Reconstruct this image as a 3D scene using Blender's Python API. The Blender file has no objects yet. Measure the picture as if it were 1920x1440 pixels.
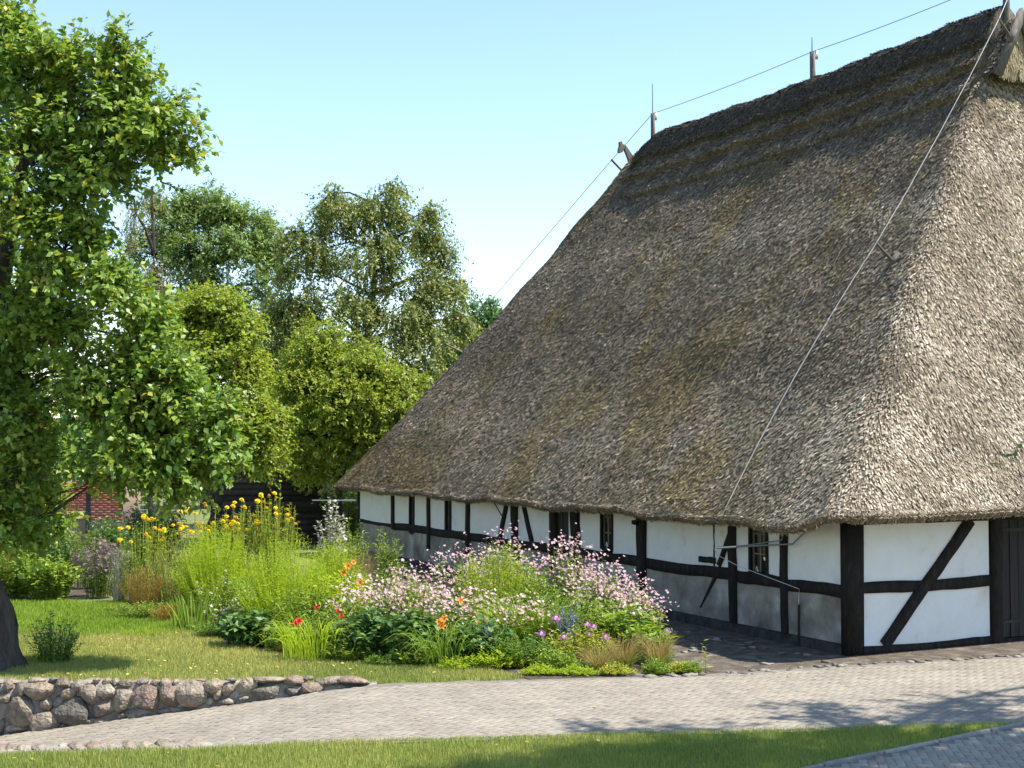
import bpy, bmesh, math, random
import numpy as np
from mathutils import Vector, Matrix
from mathutils.bvhtree import BVHTree

random.seed(11)
rng = np.random.default_rng(11)
R = math.radians
S = bpy.context.scene
COL = S.collection

# ------------------------------------------------------------------ camera
F_PX, CAM_H, PITCH = 2597.0, 3.5, math.atan(106 / 2597.0)
cam_d = bpy.data.cameras.new('camera')
cam = bpy.data.objects.new('camera', cam_d); COL.objects.link(cam)
cam.location = (0, 0, CAM_H)
cam.rotation_euler = (R(90) + PITCH, 0, 0)
cam_d.sensor_width = 36.0
cam_d.lens = F_PX / 1920 * 36.0
cam_d.clip_start = 0.1; cam_d.clip_end = 2000
S.camera = cam

# ------------------------------------------------------------------ sky + sun
SUN = Vector((0.506, -0.114, 0.855)).normalized()
SUN_EL = math.asin(SUN.z); SUN_AZ = math.atan2(SUN.x, SUN.y)
w = bpy.data.worlds.new('World'); S.world = w; w.use_nodes = True
nt = w.node_tree; bg = nt.nodes['Background']
sky = nt.nodes.new('ShaderNodeTexSky'); sky.sky_type = 'NISHITA'
sky.sun_disc = False; sky.sun_elevation = SUN_EL; sky.sun_rotation = SUN_AZ
sky.altitude = 30; sky.air_density = 1.08; sky.dust_density = 0.1; sky.ozone_density = 2.1
nt.links.new(sky.outputs[0], bg.inputs[0]); bg.inputs[1].default_value = 0.15
sl = bpy.data.lights.new('sun', 'SUN'); sl.energy = 5.0; sl.angle = R(0.53); sl.color = (1.0, 0.95, 0.86)
so = bpy.data.objects.new('sun', sl); COL.objects.link(so)
so.rotation_euler = SUN.to_track_quat('Z', 'Y').to_euler(); so.location = (30, -10, 40)
S.view_settings.view_transform = 'Standard'; S.view_settings.look = 'None'
S.view_settings.exposure = 0.96; S.view_settings.gamma = 1.0
S.view_settings.use_curve_mapping = False
S.cycles.max_bounces = 8; S.cycles.transparent_max_bounces = 8
S.cycles.diffuse_bounces = 4; S.cycles.glossy_bounces = 3; S.cycles.transmission_bounces = 4
S.cycles.use_denoising = True

# ------------------------------------------------------------------ helpers
def ray(px, py):
    x = (px - 960) / F_PX; y = (720 - py) / F_PX
    c, s = math.cos(PITCH), math.sin(PITCH)
    return Vector((x, c - s * y, s + c * y))
def at(px, py, Y):
    d = ray(px, py); k = Y / d.y
    return Vector((d.x * k, Y, CAM_H + d.z * k))
def gnd(px, py, z=0.0):
    d = ray(px, py); k = (z - CAM_H) / d.z
    return Vector((d.x * k, d.y * k, z))

def tag(o, label=None, cat=None, group=None, kind=None):
    if label: o['label'] = label
    if cat: o['category'] = cat
    if group: o['group'] = group
    if kind: o['kind'] = kind
    return o
def empty(name, loc, label=None, cat=None, group=None):
    o = bpy.data.objects.new(name, None); COL.objects.link(o); o.location = loc
    o.empty_display_size = 0.2
    return tag(o, label, cat, group)
def link(name, me, parent=None, kind=None, label=None):
    """mesh data in world coordinates; keeps it there under a parent that is only translated"""
    o = bpy.data.objects.new(name, me); COL.objects.link(o)
    if parent is not None:
        o.parent = parent
        loc = Vector((0, 0, 0)); p = parent
        while p is not None:
            loc += Vector(p.location); p = p.parent
        o.location = -loc
    if kind: o['kind'] = kind
    if label: o['label'] = label
    return o

def mesh_np(name, V, faces, mats, rnd=None, fmat=None, smooth=False, moss=None):
    V = np.asarray(V, dtype=np.float32).reshape(-1, 3)
    if not isinstance(faces, (list, tuple)): faces = [faces]
    faces = [np.asarray(f, dtype=np.int32) for f in faces if len(f)]
    me = bpy.data.meshes.new(name)
    me.vertices.add(len(V)); me.vertices.foreach_set('co', V.ravel())
    idx = np.concatenate([f.ravel() for f in faces])
    cnt = np.concatenate([np.full(len(f), f.shape[1], dtype=np.int32) for f in faces])
    st = np.concatenate([[0], np.cumsum(cnt)[:-1]]).astype(np.int32)
    me.loops.add(len(idx)); me.loops.foreach_set('vertex_index', idx)
    me.polygons.add(len(cnt)); me.polygons.foreach_set('loop_start', st); me.polygons.foreach_set('loop_total', cnt)
    if smooth: me.polygons.foreach_set('use_smooth', np.ones(len(cnt), dtype=bool))
    if not isinstance(mats, (list, tuple)): mats = [mats]
    for m in mats: me.materials.append(m)
    if fmat is not None: me.polygons.foreach_set('material_index', np.asarray(fmat, dtype=np.int32))
    if rnd is not None:
        a = me.attributes.new('rnd', 'FLOAT', 'POINT'); a.data.foreach_set('value', np.asarray(rnd, dtype=np.float32))
    if moss is not None:
        a = me.attributes.new('moss', 'FLOAT', 'POINT'); a.data.foreach_set('value', np.asarray(moss, dtype=np.float32))
    me.update(calc_edges=True); me.validate()
    return me

def norm(a):
    return a / np.maximum(np.linalg.norm(a, axis=-1, keepdims=True), 1e-9)
def rdir(n):
    return norm(rng.normal(size=(n, 3)))

class Buf:
    def __init__(s): s.V = []; s.F = {}; s.R = []; s.M = {}; s.n = 0
    def add(s, V, F, rnd=None, m=0):
        V = np.asarray(V, dtype=np.float32).reshape(-1, 3)
        if not isinstance(F, (list, tuple)): F = [F]
        for f in F:
            f = np.asarray(f, dtype=np.int64)
            if len(f) == 0: continue
            s.F.setdefault(f.shape[1], []).append(f + s.n)
            mm = m if isinstance(m, np.ndarray) else np.full(len(f), m)
            s.M.setdefault(f.shape[1], []).append(mm)
        s.V.append(V)
        if rnd is None: rnd = rng.random(len(V))
        elif np.isscalar(rnd): rnd = np.full(len(V), rnd)
        s.R.append(rnd); s.n += len(V)
    def mesh(s, name, mats, smooth=False):
        ks = sorted(s.F)
        return mesh_np(name, np.concatenate(s.V), [np.concatenate(s.F[k]) for k in ks], mats,
                       np.concatenate(s.R), np.concatenate([np.concatenate(s.M[k]) for k in ks]), smooth)

LEAF4 = (np.array([(0,0,0),(.42,.30,.07),(.5,0,-.02),(1,0,-.10),(.42,-.30,.07)]), np.array([(0,2,1),(2,3,1),(0,4,2),(2,4,3)]))
LEAF2 = (np.array([(0,0,0),(.45,.28,.06),(1,0,-.06),(.45,-.28,.06)]), np.array([(0,2,1),(0,3,2)]))
def scatter(tpl, P, A, N, L, W=1.0):
    tv, tf = tpl; n = len(P); k = len(tv)
    x = norm(A); y = norm(np.cross(N, x)); z = np.cross(x, y)
    L = np.broadcast_to(np.asarray(L, dtype=float), (n,)); W = np.broadcast_to(np.asarray(W, dtype=float), (n,))
    V = (P[:, None] + L[:, None, None] * (tv[None, :, 0:1] * x[:, None] + (W[:, None] * tv[None, :, 1])[..., None] * y[:, None] + tv[None, :, 2:3] * z[:, None]))
    Fc = (tf[None] + (np.arange(n) * k)[:, None, None]).reshape(-1, tf.shape[1])
    return V.reshape(-1, 3), Fc, np.repeat(rng.random(n), k)

def tube(pts, rad, sides=6, cap=True):
    pts = [Vector(p) for p in pts]; n = len(pts)
    V = []; F = []
    ref = Vector((0.13, 0.31, 1))
    for i, p in enumerate(pts):
        t = (pts[min(i + 1, n - 1)] - pts[max(i - 1, 0)]).normalized()
        if abs(t.dot(ref.normalized())) > 0.97: rr = Vector((1, 0.2, 0))
        else: rr = ref
        a = t.cross(rr).normalized(); b = t.cross(a)
        r = rad[i] if hasattr(rad, '__len__') else rad
        for j in range(sides):
            an = 2 * math.pi * j / sides
            V.append(p + (a * math.cos(an) + b * math.sin(an)) * r)
    for i in range(n - 1):
        for j in range(sides):
            j2 = (j + 1) % sides
            F.append((i * sides + j, i * sides + j2, (i + 1) * sides + j2, (i + 1) * sides + j))
    return np.array([tuple(v) for v in V]), np.array(F)

def box_np(lo, hi):
    x0, y0, z0 = lo; x1, y1, z1 = hi
    V = np.array([(x0,y0,z0),(x1,y0,z0),(x1,y1,z0),(x0,y1,z0),(x0,y0,z1),(x1,y0,z1),(x1,y1,z1),(x0,y1,z1)], dtype=float)
    F = np.array([(0,3,2,1),(4,5,6,7),(0,1,5,4),(1,2,6,5),(2,3,7,6),(3,0,4,7)])
    return V, F

def vnoise(x, y, seed=0):
    """smooth value noise for numpy arrays"""
    def h(i, j): 
        v = np.sin(i * 127.1 + j * 311.7 + seed * 74.7) * 43758.5453
        return v - np.floor(v)
    xi = np.floor(x); yi = np.floor(y); fx = x - xi; fy = y - yi
    fx = fx * fx * (3 - 2 * fx); fy = fy * fy * (3 - 2 * fy)
    return (h(xi, yi) * (1 - fx) + h(xi + 1, yi) * fx) * (1 - fy) + (h(xi, yi + 1) * (1 - fx) + h(xi + 1, yi + 1) * fx) * fy

# ------------------------------------------------------------------ materials
def newmat(name):
    m = bpy.data.materials.new(name); m.use_nodes = True
    n = m.node_tree.nodes; p = n['Principled BSDF']
    return m, n, m.node_tree.links, p
def ramp(n, stops):
    r = n.new('ShaderNodeValToRGB'); e = r.color_ramp.elements
    while len(e) > 1: e.remove(e[-1])
    e[0].position = stops[0][0]; e[0].color = (*stops[0][1], 1)
    for p, c in stops[1:]:
        k = e.new(p); k.color = (*c, 1)
    return r
def mat_leaf(name, stops, trans=0.35, rough=0.5, spec=0.35, tcol=(1.35, 1.35, 0.6)):
    m, n, l, p = newmat(name)
    a = n.new('ShaderNodeAttribute'); a.attribute_name = 'rnd'
    r = ramp(n, stops); l.new(a.outputs['Fac'], r.inputs[0])
    l.new(r.outputs[0], p.inputs['Base Color']); p.inputs['Roughness'].default_value = rough
    p.inputs['Specular IOR Level'].default_value = spec
    if trans > 0:
        t = n.new('ShaderNodeBsdfTranslucent'); mx = n.new('ShaderNodeMix'); mx.data_type = 'RGBA'; mx.blend_type = 'MULTIPLY'
        mx.inputs[0].default_value = 1.0; l.new(r.outputs[0], mx.inputs[6]); mx.inputs[7].default_value = (*tcol, 1)
        l.new(mx.outputs[2], t.inputs[0])
        ms = n.new('ShaderNodeMixShader'); ms.inputs[0].default_value = trans
        l.new(p.outputs[0], ms.inputs[1]); l.new(t.outputs[0], ms.inputs[2])
        l.new(ms.outputs[0], n['Material Output'].inputs[0])
    return m
def mat_noise(name, stops, scale=4.0, rough=0.85, bump=0.0, bscale=None, detail=6.0, spec=0.2, stretch=None, metal=0.0, dist=0.02):
    m, n, l, p = newmat(name)
    tc = n.new('ShaderNodeTexCoord'); src = tc.outputs['Object']
    if stretch:
        mp = n.new('ShaderNodeMapping'); mp.inputs['Scale'].default_value = stretch; l.new(src, mp.inputs[0]); src = mp.outputs[0]
    t = n.new('ShaderNodeTexNoise'); t.inputs['Scale'].default_value = scale; t.inputs['Detail'].default_value = detail
    t.inputs['Roughness'].default_value = 0.62
    l.new(src, t.inputs['Vector']); r = ramp(n, stops); l.new(t.outputs['Fac'], r.inputs[0])
    l.new(r.outputs[0], p.inputs['Base Color'])
    p.inputs['Roughness'].default_value = rough; p.inputs['Specular IOR Level'].default_value = spec; p.inputs['Metallic'].default_value = metal
    if bump:
        t2 = n.new('ShaderNodeTexNoise'); t2.inputs['Scale'].default_value = bscale or scale * 4; t2.inputs['Detail'].default_value = 8
        l.new(src, t2.inputs['Vector'])
        b = n.new('ShaderNodeBump'); b.inputs['Strength'].default_value = bump; b.inputs['Distance'].default_value = dist
        l.new(t2.outputs['Fac'], b.inputs['Height']); l.new(b.outputs[0], p.inputs['Normal'])
    return m
def mat_obj_var(name, stops, rough=0.8, scale=9.0, amt=0.5, bump=0.4, bscale=30, spec=0.25, dist=0.02):
    """colour picked per object (Object Info random) and broken up by noise"""
    m, n, l, p = newmat(name)
    oi = n.new('ShaderNodeObjectInfo'); tc = n.new('ShaderNodeTexCoord')
    r = ramp(n, stops); l.new(oi.outputs['Random'], r.inputs[0])
    t = n.new('ShaderNodeTexNoise'); t.inputs['Scale'].default_value = scale; t.inputs['Detail'].default_value = 8; t.inputs['Roughness'].default_value = .7
    l.new(tc.outputs['Object'], t.inputs['Vector'])
    mr = n.new('ShaderNodeMapRange'); mr.inputs[1].default_value = .3; mr.inputs[2].default_value = .7
    mr.inputs[3].default_value = 1 - amt; mr.inputs[4].default_value = 1 + amt * .7
    l.new(t.outputs['Fac'], mr.inputs[0])
    mx = n.new('ShaderNodeVectorMath'); mx.operation = 'SCALE'
    l.new(r.outputs[0], mx.inputs[0]); l.new(mr.outputs[0], mx.inputs['Scale'])
    l.new(mx.outputs[0], p.inputs['Base Color']); p.inputs['Roughness'].default_value = rough; p.inputs['Specular IOR Level'].default_value = spec
    if bump:
        t2 = n.new('ShaderNodeTexNoise'); t2.inputs['Scale'].default_value = bscale; t2.inputs['Detail'].default_value = 8
        l.new(tc.outputs['Object'], t2.inputs['Vector'])
        b = n.new('ShaderNodeBump'); b.inputs['Strength'].default_value = bump; b.inputs['Distance'].default_value = dist
        l.new(t2.outputs['Fac'], b.inputs['Height']); l.new(b.outputs[0], p.inputs['Normal'])
    return m

M = {}
M['plaster'] = mat_noise('limewash', [(.25, (.53,.52,.49)), (.40, (.63,.63,.61)), (.6, (.67,.67,.655)), (1, (.71,.71,.695))], 2.6, .9, .4, 9, spec=.1)
M['plinth'] = mat_noise('grey_plinth_render', [(.26, (.10,.088,.072)), (.42, (.20,.18,.15)), (.56, (.29,.265,.225)), (.72, (.48,.455,.41))], 1.7, .95, .5, 14, spec=.1, detail=9)
M['tar'] = mat_noise('tarred_foot', [(.3, (.02,.02,.02)), (.7, (.07,.065,.06))], 6, .9, .4)
M['beam'] = mat_noise('black_tarred_oak', [(.3, (.007,.006,.005)), (.55, (.017,.0145,.012)), (.75, (.040,.034,.028))], 9, .85, .9, 40, stretch=(1,1,.35), spec=.2, dist=.03)
M['door'] = mat_noise('dark_door_wood', [(.3, (.009,.008,.007)), (.6, (.018,.016,.014)), (.85, (.032,.028,.024))], 4, .7, .5, 25, stretch=(3,3,.3), spec=.3)
M['iron'] = mat_noise('dark_iron', [(.3, (.02,.02,.02)), (.8, (.05,.045,.04))], 20, .55, .3, metal=.6)
M['zinc'] = mat_noise('galvanised_steel', [(.3, (.50,.50,.50)), (.8, (.68,.68,.68))], 30, .38, .1, metal=.85)
M['cable'] = mat_noise('bright_cable', [(.3, (.50,.48,.46)), (.8, (.62,.60,.58))], 20, .5, metal=.2)
M['wire'] = mat_noise('grey_wire', [(.3, (.16,.17,.18)), (.8, (.28,.29,.30))], 20, .5, metal=.4)
M['grey_wood'] = mat_noise('weathered_wood', [(.3, (.06,.052,.045)), (.6, (.14,.125,.11)), (.85, (.26,.24,.22))], 7, .85, .5, 30, stretch=(1.5,1.5,.3))
M['shed_wood'] = mat_obj_var('shed_boards', [(0, (.030,.024,.020)), (.5, (.045,.037,.031)), (1, (.068,.056,.048))], .85, 5, .5, .5, 25)
M['glass'], _n, _l, _p = newmat('window_glass')
_p.inputs['Base Color'].default_value = (.012,.014,.013,1); _p.inputs['Roughness'].default_value = .06; _p.inputs['Specular IOR Level'].default_value = .9
M['straw'] = mat_noise('fresh_straw', [(.3, (.25,.195,.105)), (.7, (.40,.33,.21))], 9, .6)
M['window_frame'] = mat_noise('window_frame_brown', [(.3, (.03,.022,.016)), (.8, (.07,.055,.04))], 8, .7, .3)
M['muntin'] = mat_noise('window_bar', [(.3, (.13,.12,.10)), (.8, (.22,.20,.17))], 8, .7, .3)

# ------------------------------------------------------------------ setting : ground
def path_z(X):
    X = np.asarray(X, dtype=float)
    d = np.maximum(0, -2.0 - X)
    return -0.14 * d * np.minimum(1, d / 1.2 * .5 + .5)
def y_front(X): return 15.83 + 0.125 * (X + 5.85)
_bx = np.array([-14, -7.6, -2.08, 2.73, 5.35, 8.36, 12, 20]); _by = np.array([20.55, 20.32, 20.02, 20.85, 21.75, 22.7, 24.3, 27.6])
def y_back(X): return np.interp(X, _bx, _by)
# small path at lower right: curb line A->B, outer line C->D
CA, CB = np.array([2.55, 14.5]), np.array([6.75, 17.6])
_nrm = np.array([CB[1] - CA[1], -(CB[0] - CA[0])]); _nrm = _nrm / np.linalg.norm(_nrm)   # points to the right/near side
def curb_side(X, Y): return (X - CA[0]) * _nrm[0] + (Y - CA[1]) * _nrm[1]                # >0 : beyond the curb (on the small path)
SMALL_W = 1.55

m, n, l, p = newmat('ground_soil')
tc = n.new('ShaderNodeTexCoord')
t = n.new('ShaderNodeTexNoise'); t.inputs['Scale'].default_value = 1.1; t.inputs['Detail'].default_value = 10; t.inputs['Roughness'].default_value = .7
l.new(tc.outputs['Object'], t.inputs['Vector'])
r = ramp(n, [(.3, (.075,.095,.028)), (.5, (.13,.15,.045)), (.65, (.19,.18,.07)), (.8, (.23,.19,.10))]); l.new(t.outputs['Fac'], r.inputs[0]); l.new(r.outputs[0], p.inputs['Base Color'])
p.inputs['Roughness'].default_value = .95
t2 = n.new('ShaderNodeTexNoise'); t2.inputs['Scale'].default_value = 40; t2.inputs['Detail'].default_value = 6; l.new(tc.outputs['Object'], t2.inputs['Vector'])
b = n.new('ShaderNodeBump'); b.inputs['Strength'].default_value = .7; b.inputs['Distance'].default_value = .03; l.new(t2.outputs['Fac'], b.inputs['Height']); l.new(b.outputs[0], p.inputs['Normal'])
M['ground'] = m
M['soil'] = mat_noise('bed_soil', [(.3, (.05,.038,.026)), (.6, (.10,.078,.055)), (.8, (.17,.14,.10))], 6, .95, .8, 35, dist=.05)
M['shaded_dirt'] = mat_noise('shade_darkened_earth', [(.3, (.055,.043,.032)), (.5, (.10,.082,.062)), (.64, (.16,.135,.105)), (.78, (.27,.235,.19))], 3.5, .95, .7, 30, dist=.04)  # earth brown, made darker to carry the shadow of the eaves
M['joint'] = mat_noise('paver_joint_sand', [(.3, (.13,.12,.10)), (.6, (.20,.18,.155)), (.8, (.28,.255,.22))], 8, .95, .6, 50)

def poly_obj(name, pts, z, mat):
    bm = bmesh.new()
    vs = [bm.verts.new((q[0], q[1], z if len(q) < 3 else q[2])) for q in pts]
    f = bm.faces.new(vs); f.normal_update()
    if f.normal.z < 0: f.normal_flip()
    bmesh.ops.triangulate(bm, faces=[f])
    me = bpy.data.meshes.new(name); bm.to_mesh(me); bm.free(); me.materials.append(mat)
    return link(name, me, None, 'structure')
# one sheet to the horizon, with the sunken ramp of the paved path left open
gp = [(-600,-60),(600,-60),(600,900),(-600,900),(-600,20.36),(-7.6,20.36),(-1.6,20.10),(-1.6,float(y_front(-1.6))-.02),(-6.2,float(y_front(-6.2))-.02),(-14,float(y_front(-14))-.02),(-600,14.6)]
poly_obj('ground', gp, -0.03, M['ground'])

# bed soil
BED = [gnd(*q) for q in [(1330,1265),(1180,1269),(1000,1272),(900,1252),(720,1243),(540,1226),(425,1207),(395,1182),(330,1168),(245,1140),(205,1112)]]
BED = [(q.x, q.y) for q in BED] + [(-12.6, 29.2), (-13.5, 33.5), (-5.2, 36.5), (-2.6, 35.2), (3.0, 25.2), (3.4, 21.6)]
poly_obj('flower_bed_soil', BED, -0.018, M['soil'])
# trodden earth strip round the house, eave shade darkened into its colour
def HP(u, v, z=0.0):
    return Vector((5.50 + u * E1[0] + v * E2[0], 22.8 + u * E1[1] + v * E2[1], z))
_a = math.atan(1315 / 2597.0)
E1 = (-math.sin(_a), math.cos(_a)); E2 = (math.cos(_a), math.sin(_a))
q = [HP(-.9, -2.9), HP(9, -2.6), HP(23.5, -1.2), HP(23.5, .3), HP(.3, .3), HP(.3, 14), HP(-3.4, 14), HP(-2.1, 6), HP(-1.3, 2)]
poly_obj('shaded_earth_strip', [(v.x, v.y) for v in q], -0.014, M['shaded_dirt'])

def in_poly(X, Y, poly):
    inside = np.zeros(len(X), dtype=bool); j = len(poly) - 1
    for i in range(len(poly)):
        xi, yi = poly[i][:2]; xj, yj = poly[j][:2]
        c = ((yi > Y) != (yj > Y)) & (X < (xj - xi) * (Y - yi) / (yj - yi + 1e-12) + xi)
        inside ^= c; j = i
    return inside

# main path bed + pavers
xs = np.linspace(-14, 20, 120)
Vp = []; Fp = []
for i, x in enumerate(xs):
    zz = float(path_z(x)) - .012
    Vp += [(x, float(y_front(x)) - .12, zz), (x, float(y_back(x)) + .10, zz)]
    if i: Fp.append((2*i-2, 2*i, 2*i+1, 2*i-1))
path = link('paved_path', mesh_np('paved_path', Vp, np.array(Fp), M['joint']), None, 'structure')
q0 = CA; q1 = CB + (CB - CA) * .5; q0 = CA - (CB - CA) * .6
Vs = [(*(q0), -.010), (*(q1), -.010), (*(q1 + _nrm * SMALL_W), -.010), (*(q0 + _nrm * SMALL_W), -.010)]
spath = link('side_path', mesh_np('side_path', Vs, np.array([(0,3,2,1)]), M['joint']), None, 'structure')

def paver_mat(name, stops):
    m, n, l, p = newmat(name)
    a = n.new('ShaderNodeAttribute'); a.attribute_name = 'rnd'
    tc = n.new('ShaderNodeTexCoord'); g = n.new('ShaderNodeNewGeometry')
    r = ramp(n, stops); l.new(a.outputs['Fac'], r.inputs[0])
    t = n.new('ShaderNodeTexNoise'); t.inputs['Scale'].default_value = .9; t.inputs['Detail'].default_value = 9; t.inputs['Roughness'].default_value = .7
    l.new(g.outputs['Position'], t.inputs['Vector'])
    mr = n.new('ShaderNodeMapRange'); mr.inputs[1].default_value = .3; mr.inputs[2].default_value = .7; mr.inputs[3].default_value = .80; mr.inputs[4].default_value = 1.14
    l.new(t.outputs['Fac'], mr.inputs[0])
    mx = n.new('ShaderNodeVectorMath'); mx.operation = 'SCALE'; l.new(r.outputs[0], mx.inputs[0]); l.new(mr.outputs[0], mx.inputs['Scale'])
    l.new(mx.outputs[0], p.inputs['Base Color']); p.inputs['Roughness'].default_value = .9; p.inputs['Specular IOR Level'].default_value = .2
    t2 = n.new('ShaderNodeTexNoise'); t2.inputs['Scale'].default_value = 60; t2.inputs['Detail'].default_value = 5; l.new(g.outputs['Position'], t2.inputs['Vector'])
    b = n.new('ShaderNodeBump'); b.inputs['Strength'].default_value = .5; b.inputs['Distance'].default_value = .01; l.new(t2.outputs['Fac'], b.inputs['Height']); l.new(b.outputs[0], p.inputs['Normal'])
    return m
M['paver'] = paver_mat('concrete_paver', [(0, (.232,.202,.160)), (.5, (.252,.220,.175)), (1, (.272,.240,.193))])
M['paver2'] = paver_mat('concrete_paver_grey', [(0, (.26,.225,.178)), (.5, (.29,.252,.20)), (1, (.32,.28,.225))])

def paver_shape(L=.2, Wd=.1, g=.003, ch=.004, h=.03):
    a, b = L / 2 - g, Wd / 2 - g
    V = [(-a,-b,-h),(a,-b,-h),(a,b,-h),(-a,b,-h),(-a,-b,-ch),(a,-b,-ch),(a,b,-ch),(-a,b,-ch),(-a+ch,-b+ch,0),(a-ch,-b+ch,0),(a-ch,b-ch,0),(-a+ch,b-ch,0)]
    F = [(8,9,10,11)]
    for i in range(4):
        j = (i + 1) % 4
        F += [(i,j,4+j,4+i),(4+i,4+j,8+j,8+i)]
    return np.array(V), np.array(F)
def herringbone(ang, box, unit=.1):
    """yield centre x,y, rotation of herringbone 2:1 pavers inside a bounding box"""
    out = []; ca, sa = math.cos(ang), math.sin(ang)
    cx, cy = (box[0] + box[2]) / 2, (box[1] + box[3]) / 2
    rad = math.hypot(box[2] - box[0], box[3] - box[1]) / 2 + .4; nmax = int(rad / unit) + 4
    K = np.arange(-nmax, nmax)
    i, j = np.meshgrid(K, np.arange(-nmax // 2, nmax // 2)); i = i.ravel(); j = j.ravel()
    ox = i + 2 * j; oy = i - 2 * j
    for dx, dy, rot in ((1, .5, 0), (.5, 2, math.pi / 2)):
        lx = (ox + dx) * unit; ly = (oy + dy) * unit
        out.append((cx + lx * ca - ly * sa, cy + lx * sa + ly * ca, np.full(len(lx), ang + rot)))
    X = np.concatenate([o[0] for o in out]); Y = np.concatenate([o[1] for o in out]); A = np.concatenate([o[2] for o in out])
    return X, Y, A
def lay(parent, X, Y, A, Z, mat, n_ind, tilt=.012, slope=None):
    if slope is None: slope = np.zeros(len(X))
    pv, pf = paver_shape()
    order = np.argsort(X * X + Y * Y)                     # the nearest show largest
    # of those in view
    inview = (np.abs(X) < Y * .372) & (Y > 14.75)
    order = np.concatenate([order[inview[order]], order[~inview[order]]])
    protos = [mesh_np('paver', pv, pf, mat, np.full(len(pv), q)) for q in np.linspace(.02, .98, 7)]
    buf = Buf()
    for c, k in enumerate(order):
        dz = random.uniform(-.002, .003)
        if c < n_ind:
            o = bpy.data.objects.new('paver', random.choice(protos)); COL.objects.link(o); o.parent = parent
            o.location = (X[k], Y[k], Z[k] + dz); o.rotation_mode = 'ZYX'; o.rotation_euler = (random.gauss(0, tilt), random.gauss(0, tilt), A[k] + random.gauss(0, .01))
            if slope[k]: o.rotation_mode = 'QUATERNION'; o.rotation_quaternion = Matrix.Rotation(-math.atan(slope[k]), 3, 'Y').to_quaternion() @ Matrix.Rotation(A[k], 3, 'Z').to_quaternion()
        else:
            a = A[k] + random.gauss(0, .008); ca, sa = math.cos(a), math.sin(a)
            tx, ty = random.gauss(0, tilt), random.gauss(0, tilt)
            V = np.empty_like(pv); V[:, 0] = X[k] + pv[:, 0] * ca - pv[:, 1] * sa; V[:, 1] = Y[k] + pv[:, 0] * sa + pv[:, 1] * ca
            V[:, 2] = Z[k] + dz + pv[:, 2] + pv[:, 0] * ty + pv[:, 1] * tx + (V[:, 0] - X[k]) * slope[k]
            buf.add(V, pf, random.random())
    if buf.n: link('pavers', buf.mesh('pavers', mat), parent, 'stuff')
X, Y, A = herringbone(R(-36), (-9, 14.5, 13, 25))
k = (Y > y_front(X) + .04) & (Y < y_back(X) - .10) & (X > -9) & (X < 12.5) & ~((curb_side(X, Y) > -.12) & (Y < 17.3) & (X > 4))
X, Y, A = X[k], Y[k], A[k]
lay(path, X, Y, A, path_z(X) - .005, M['paver'], 150, .010, (path_z(X + .05) - path_z(X - .05)) / .1)
X, Y, A = herringbone(math.atan2(CB[1]-CA[1], CB[0]-CA[0]) + R(45), (1.5, 13.5, 8.5, 18.5))
cs = curb_side(X, Y); k = (cs > .09) & (cs < SMALL_W - .06) & (Y < y_front(X) + .35) & (Y > 13.6)
X, Y, A = X[k], Y[k], A[k]
lay(spath, X, Y, A, np.full(len(X), -.002), M['paver2'], 150, .02)
# kerb pieces between lawn and side path
M['kerb'] = mat_obj_var('kerb_concrete', [(0, (.22,.21,.19)), (1, (.32,.30,.27))], .9, 14, .3, .4, 60)
dirc = (CB - CA) / np.linalg.norm(CB - CA); kl = .98
for i in range(-2, 7):
    c = CA + dirc * (i * 1.0 + .5)
    if c[1] > y_front(c[0]) + .1: continue
    bm = bmesh.new(); bmesh.ops.create_cube(bm, size=1)
    bmesh.ops.scale(bm, vec=(kl, .055, .14), verts=bm.verts); bmesh.ops.bevel(bm, geom=bm.edges[:], offset=.008, segments=1, affect='EDGES')
    me = bpy.data.meshes.new('kerb'); bm.to_mesh(me); bm.free(); me.materials.append(M['kerb'])
    o = bpy.data.objects.new('kerb', me); COL.objects.link(o); o.parent = spath
    o.location = (c[0], c[1], -.045 + random.uniform(-.006, .006)); o.rotation_euler = (random.gauss(0, .02), random.gauss(0, .004), math.atan2(dirc[1], dirc[0]) + random.gauss(0, .008))

# ------------------------------------------------------------------ retaining wall of field stones
M['stone'] = mat_obj_var('field_stone', [(0, (.17,.14,.105)), (.25, (.27,.22,.16)), (.45, (.23,.17,.13)), (.6, (.30,.25,.185)), (.75, (.135,.12,.10)), (.9, (.29,.235,.175)), (1, (.34,.30,.235))], .9, 8, .6, 1.0, 22, dist=.05)
M['mortar'] = mat_noise('lime_mortar', [(.3, (.19,.165,.13)), (.55, (.30,.265,.215)), (.75, (.46,.42,.36))], 5, .95, 1.0, 30, dist=.04)
wall = empty('retaining_wall', (-4.8, 20.3, -.4), 'low field stone retaining wall in mortar holding up the lawn beside the path', 'wall')
xs = np.linspace(-9.5, -1.95, 60); V = []; F = []
for i, x in enumerate(xs):
    yw = float(y_back(x)); zb = float(path_z(x)) - .15
    zt = -.005 + .015 * math.sin(x * 9) + .01 * math.sin(x * 23)
    jit = .02 * math.sin(x * 13) + .015 * math.sin(x * 31)
    V += [(x, yw + jit, zb), (x, yw + jit + .02, (zb + zt) / 2), (x, yw + jit + .05, zt - .04), (x, yw + .12 + jit, zt), (x, yw + .34, zt), (x, yw + .36, -.2)]
    if i:
        for j in range(5): F.append((6*(i-1)+j, 6*i+j, 6*i+j+1, 6*(i-1)+j+1))
link('mortar', mesh_np('mortar', V, np.array(F), M['mortar'], smooth=True), wall)
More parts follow.
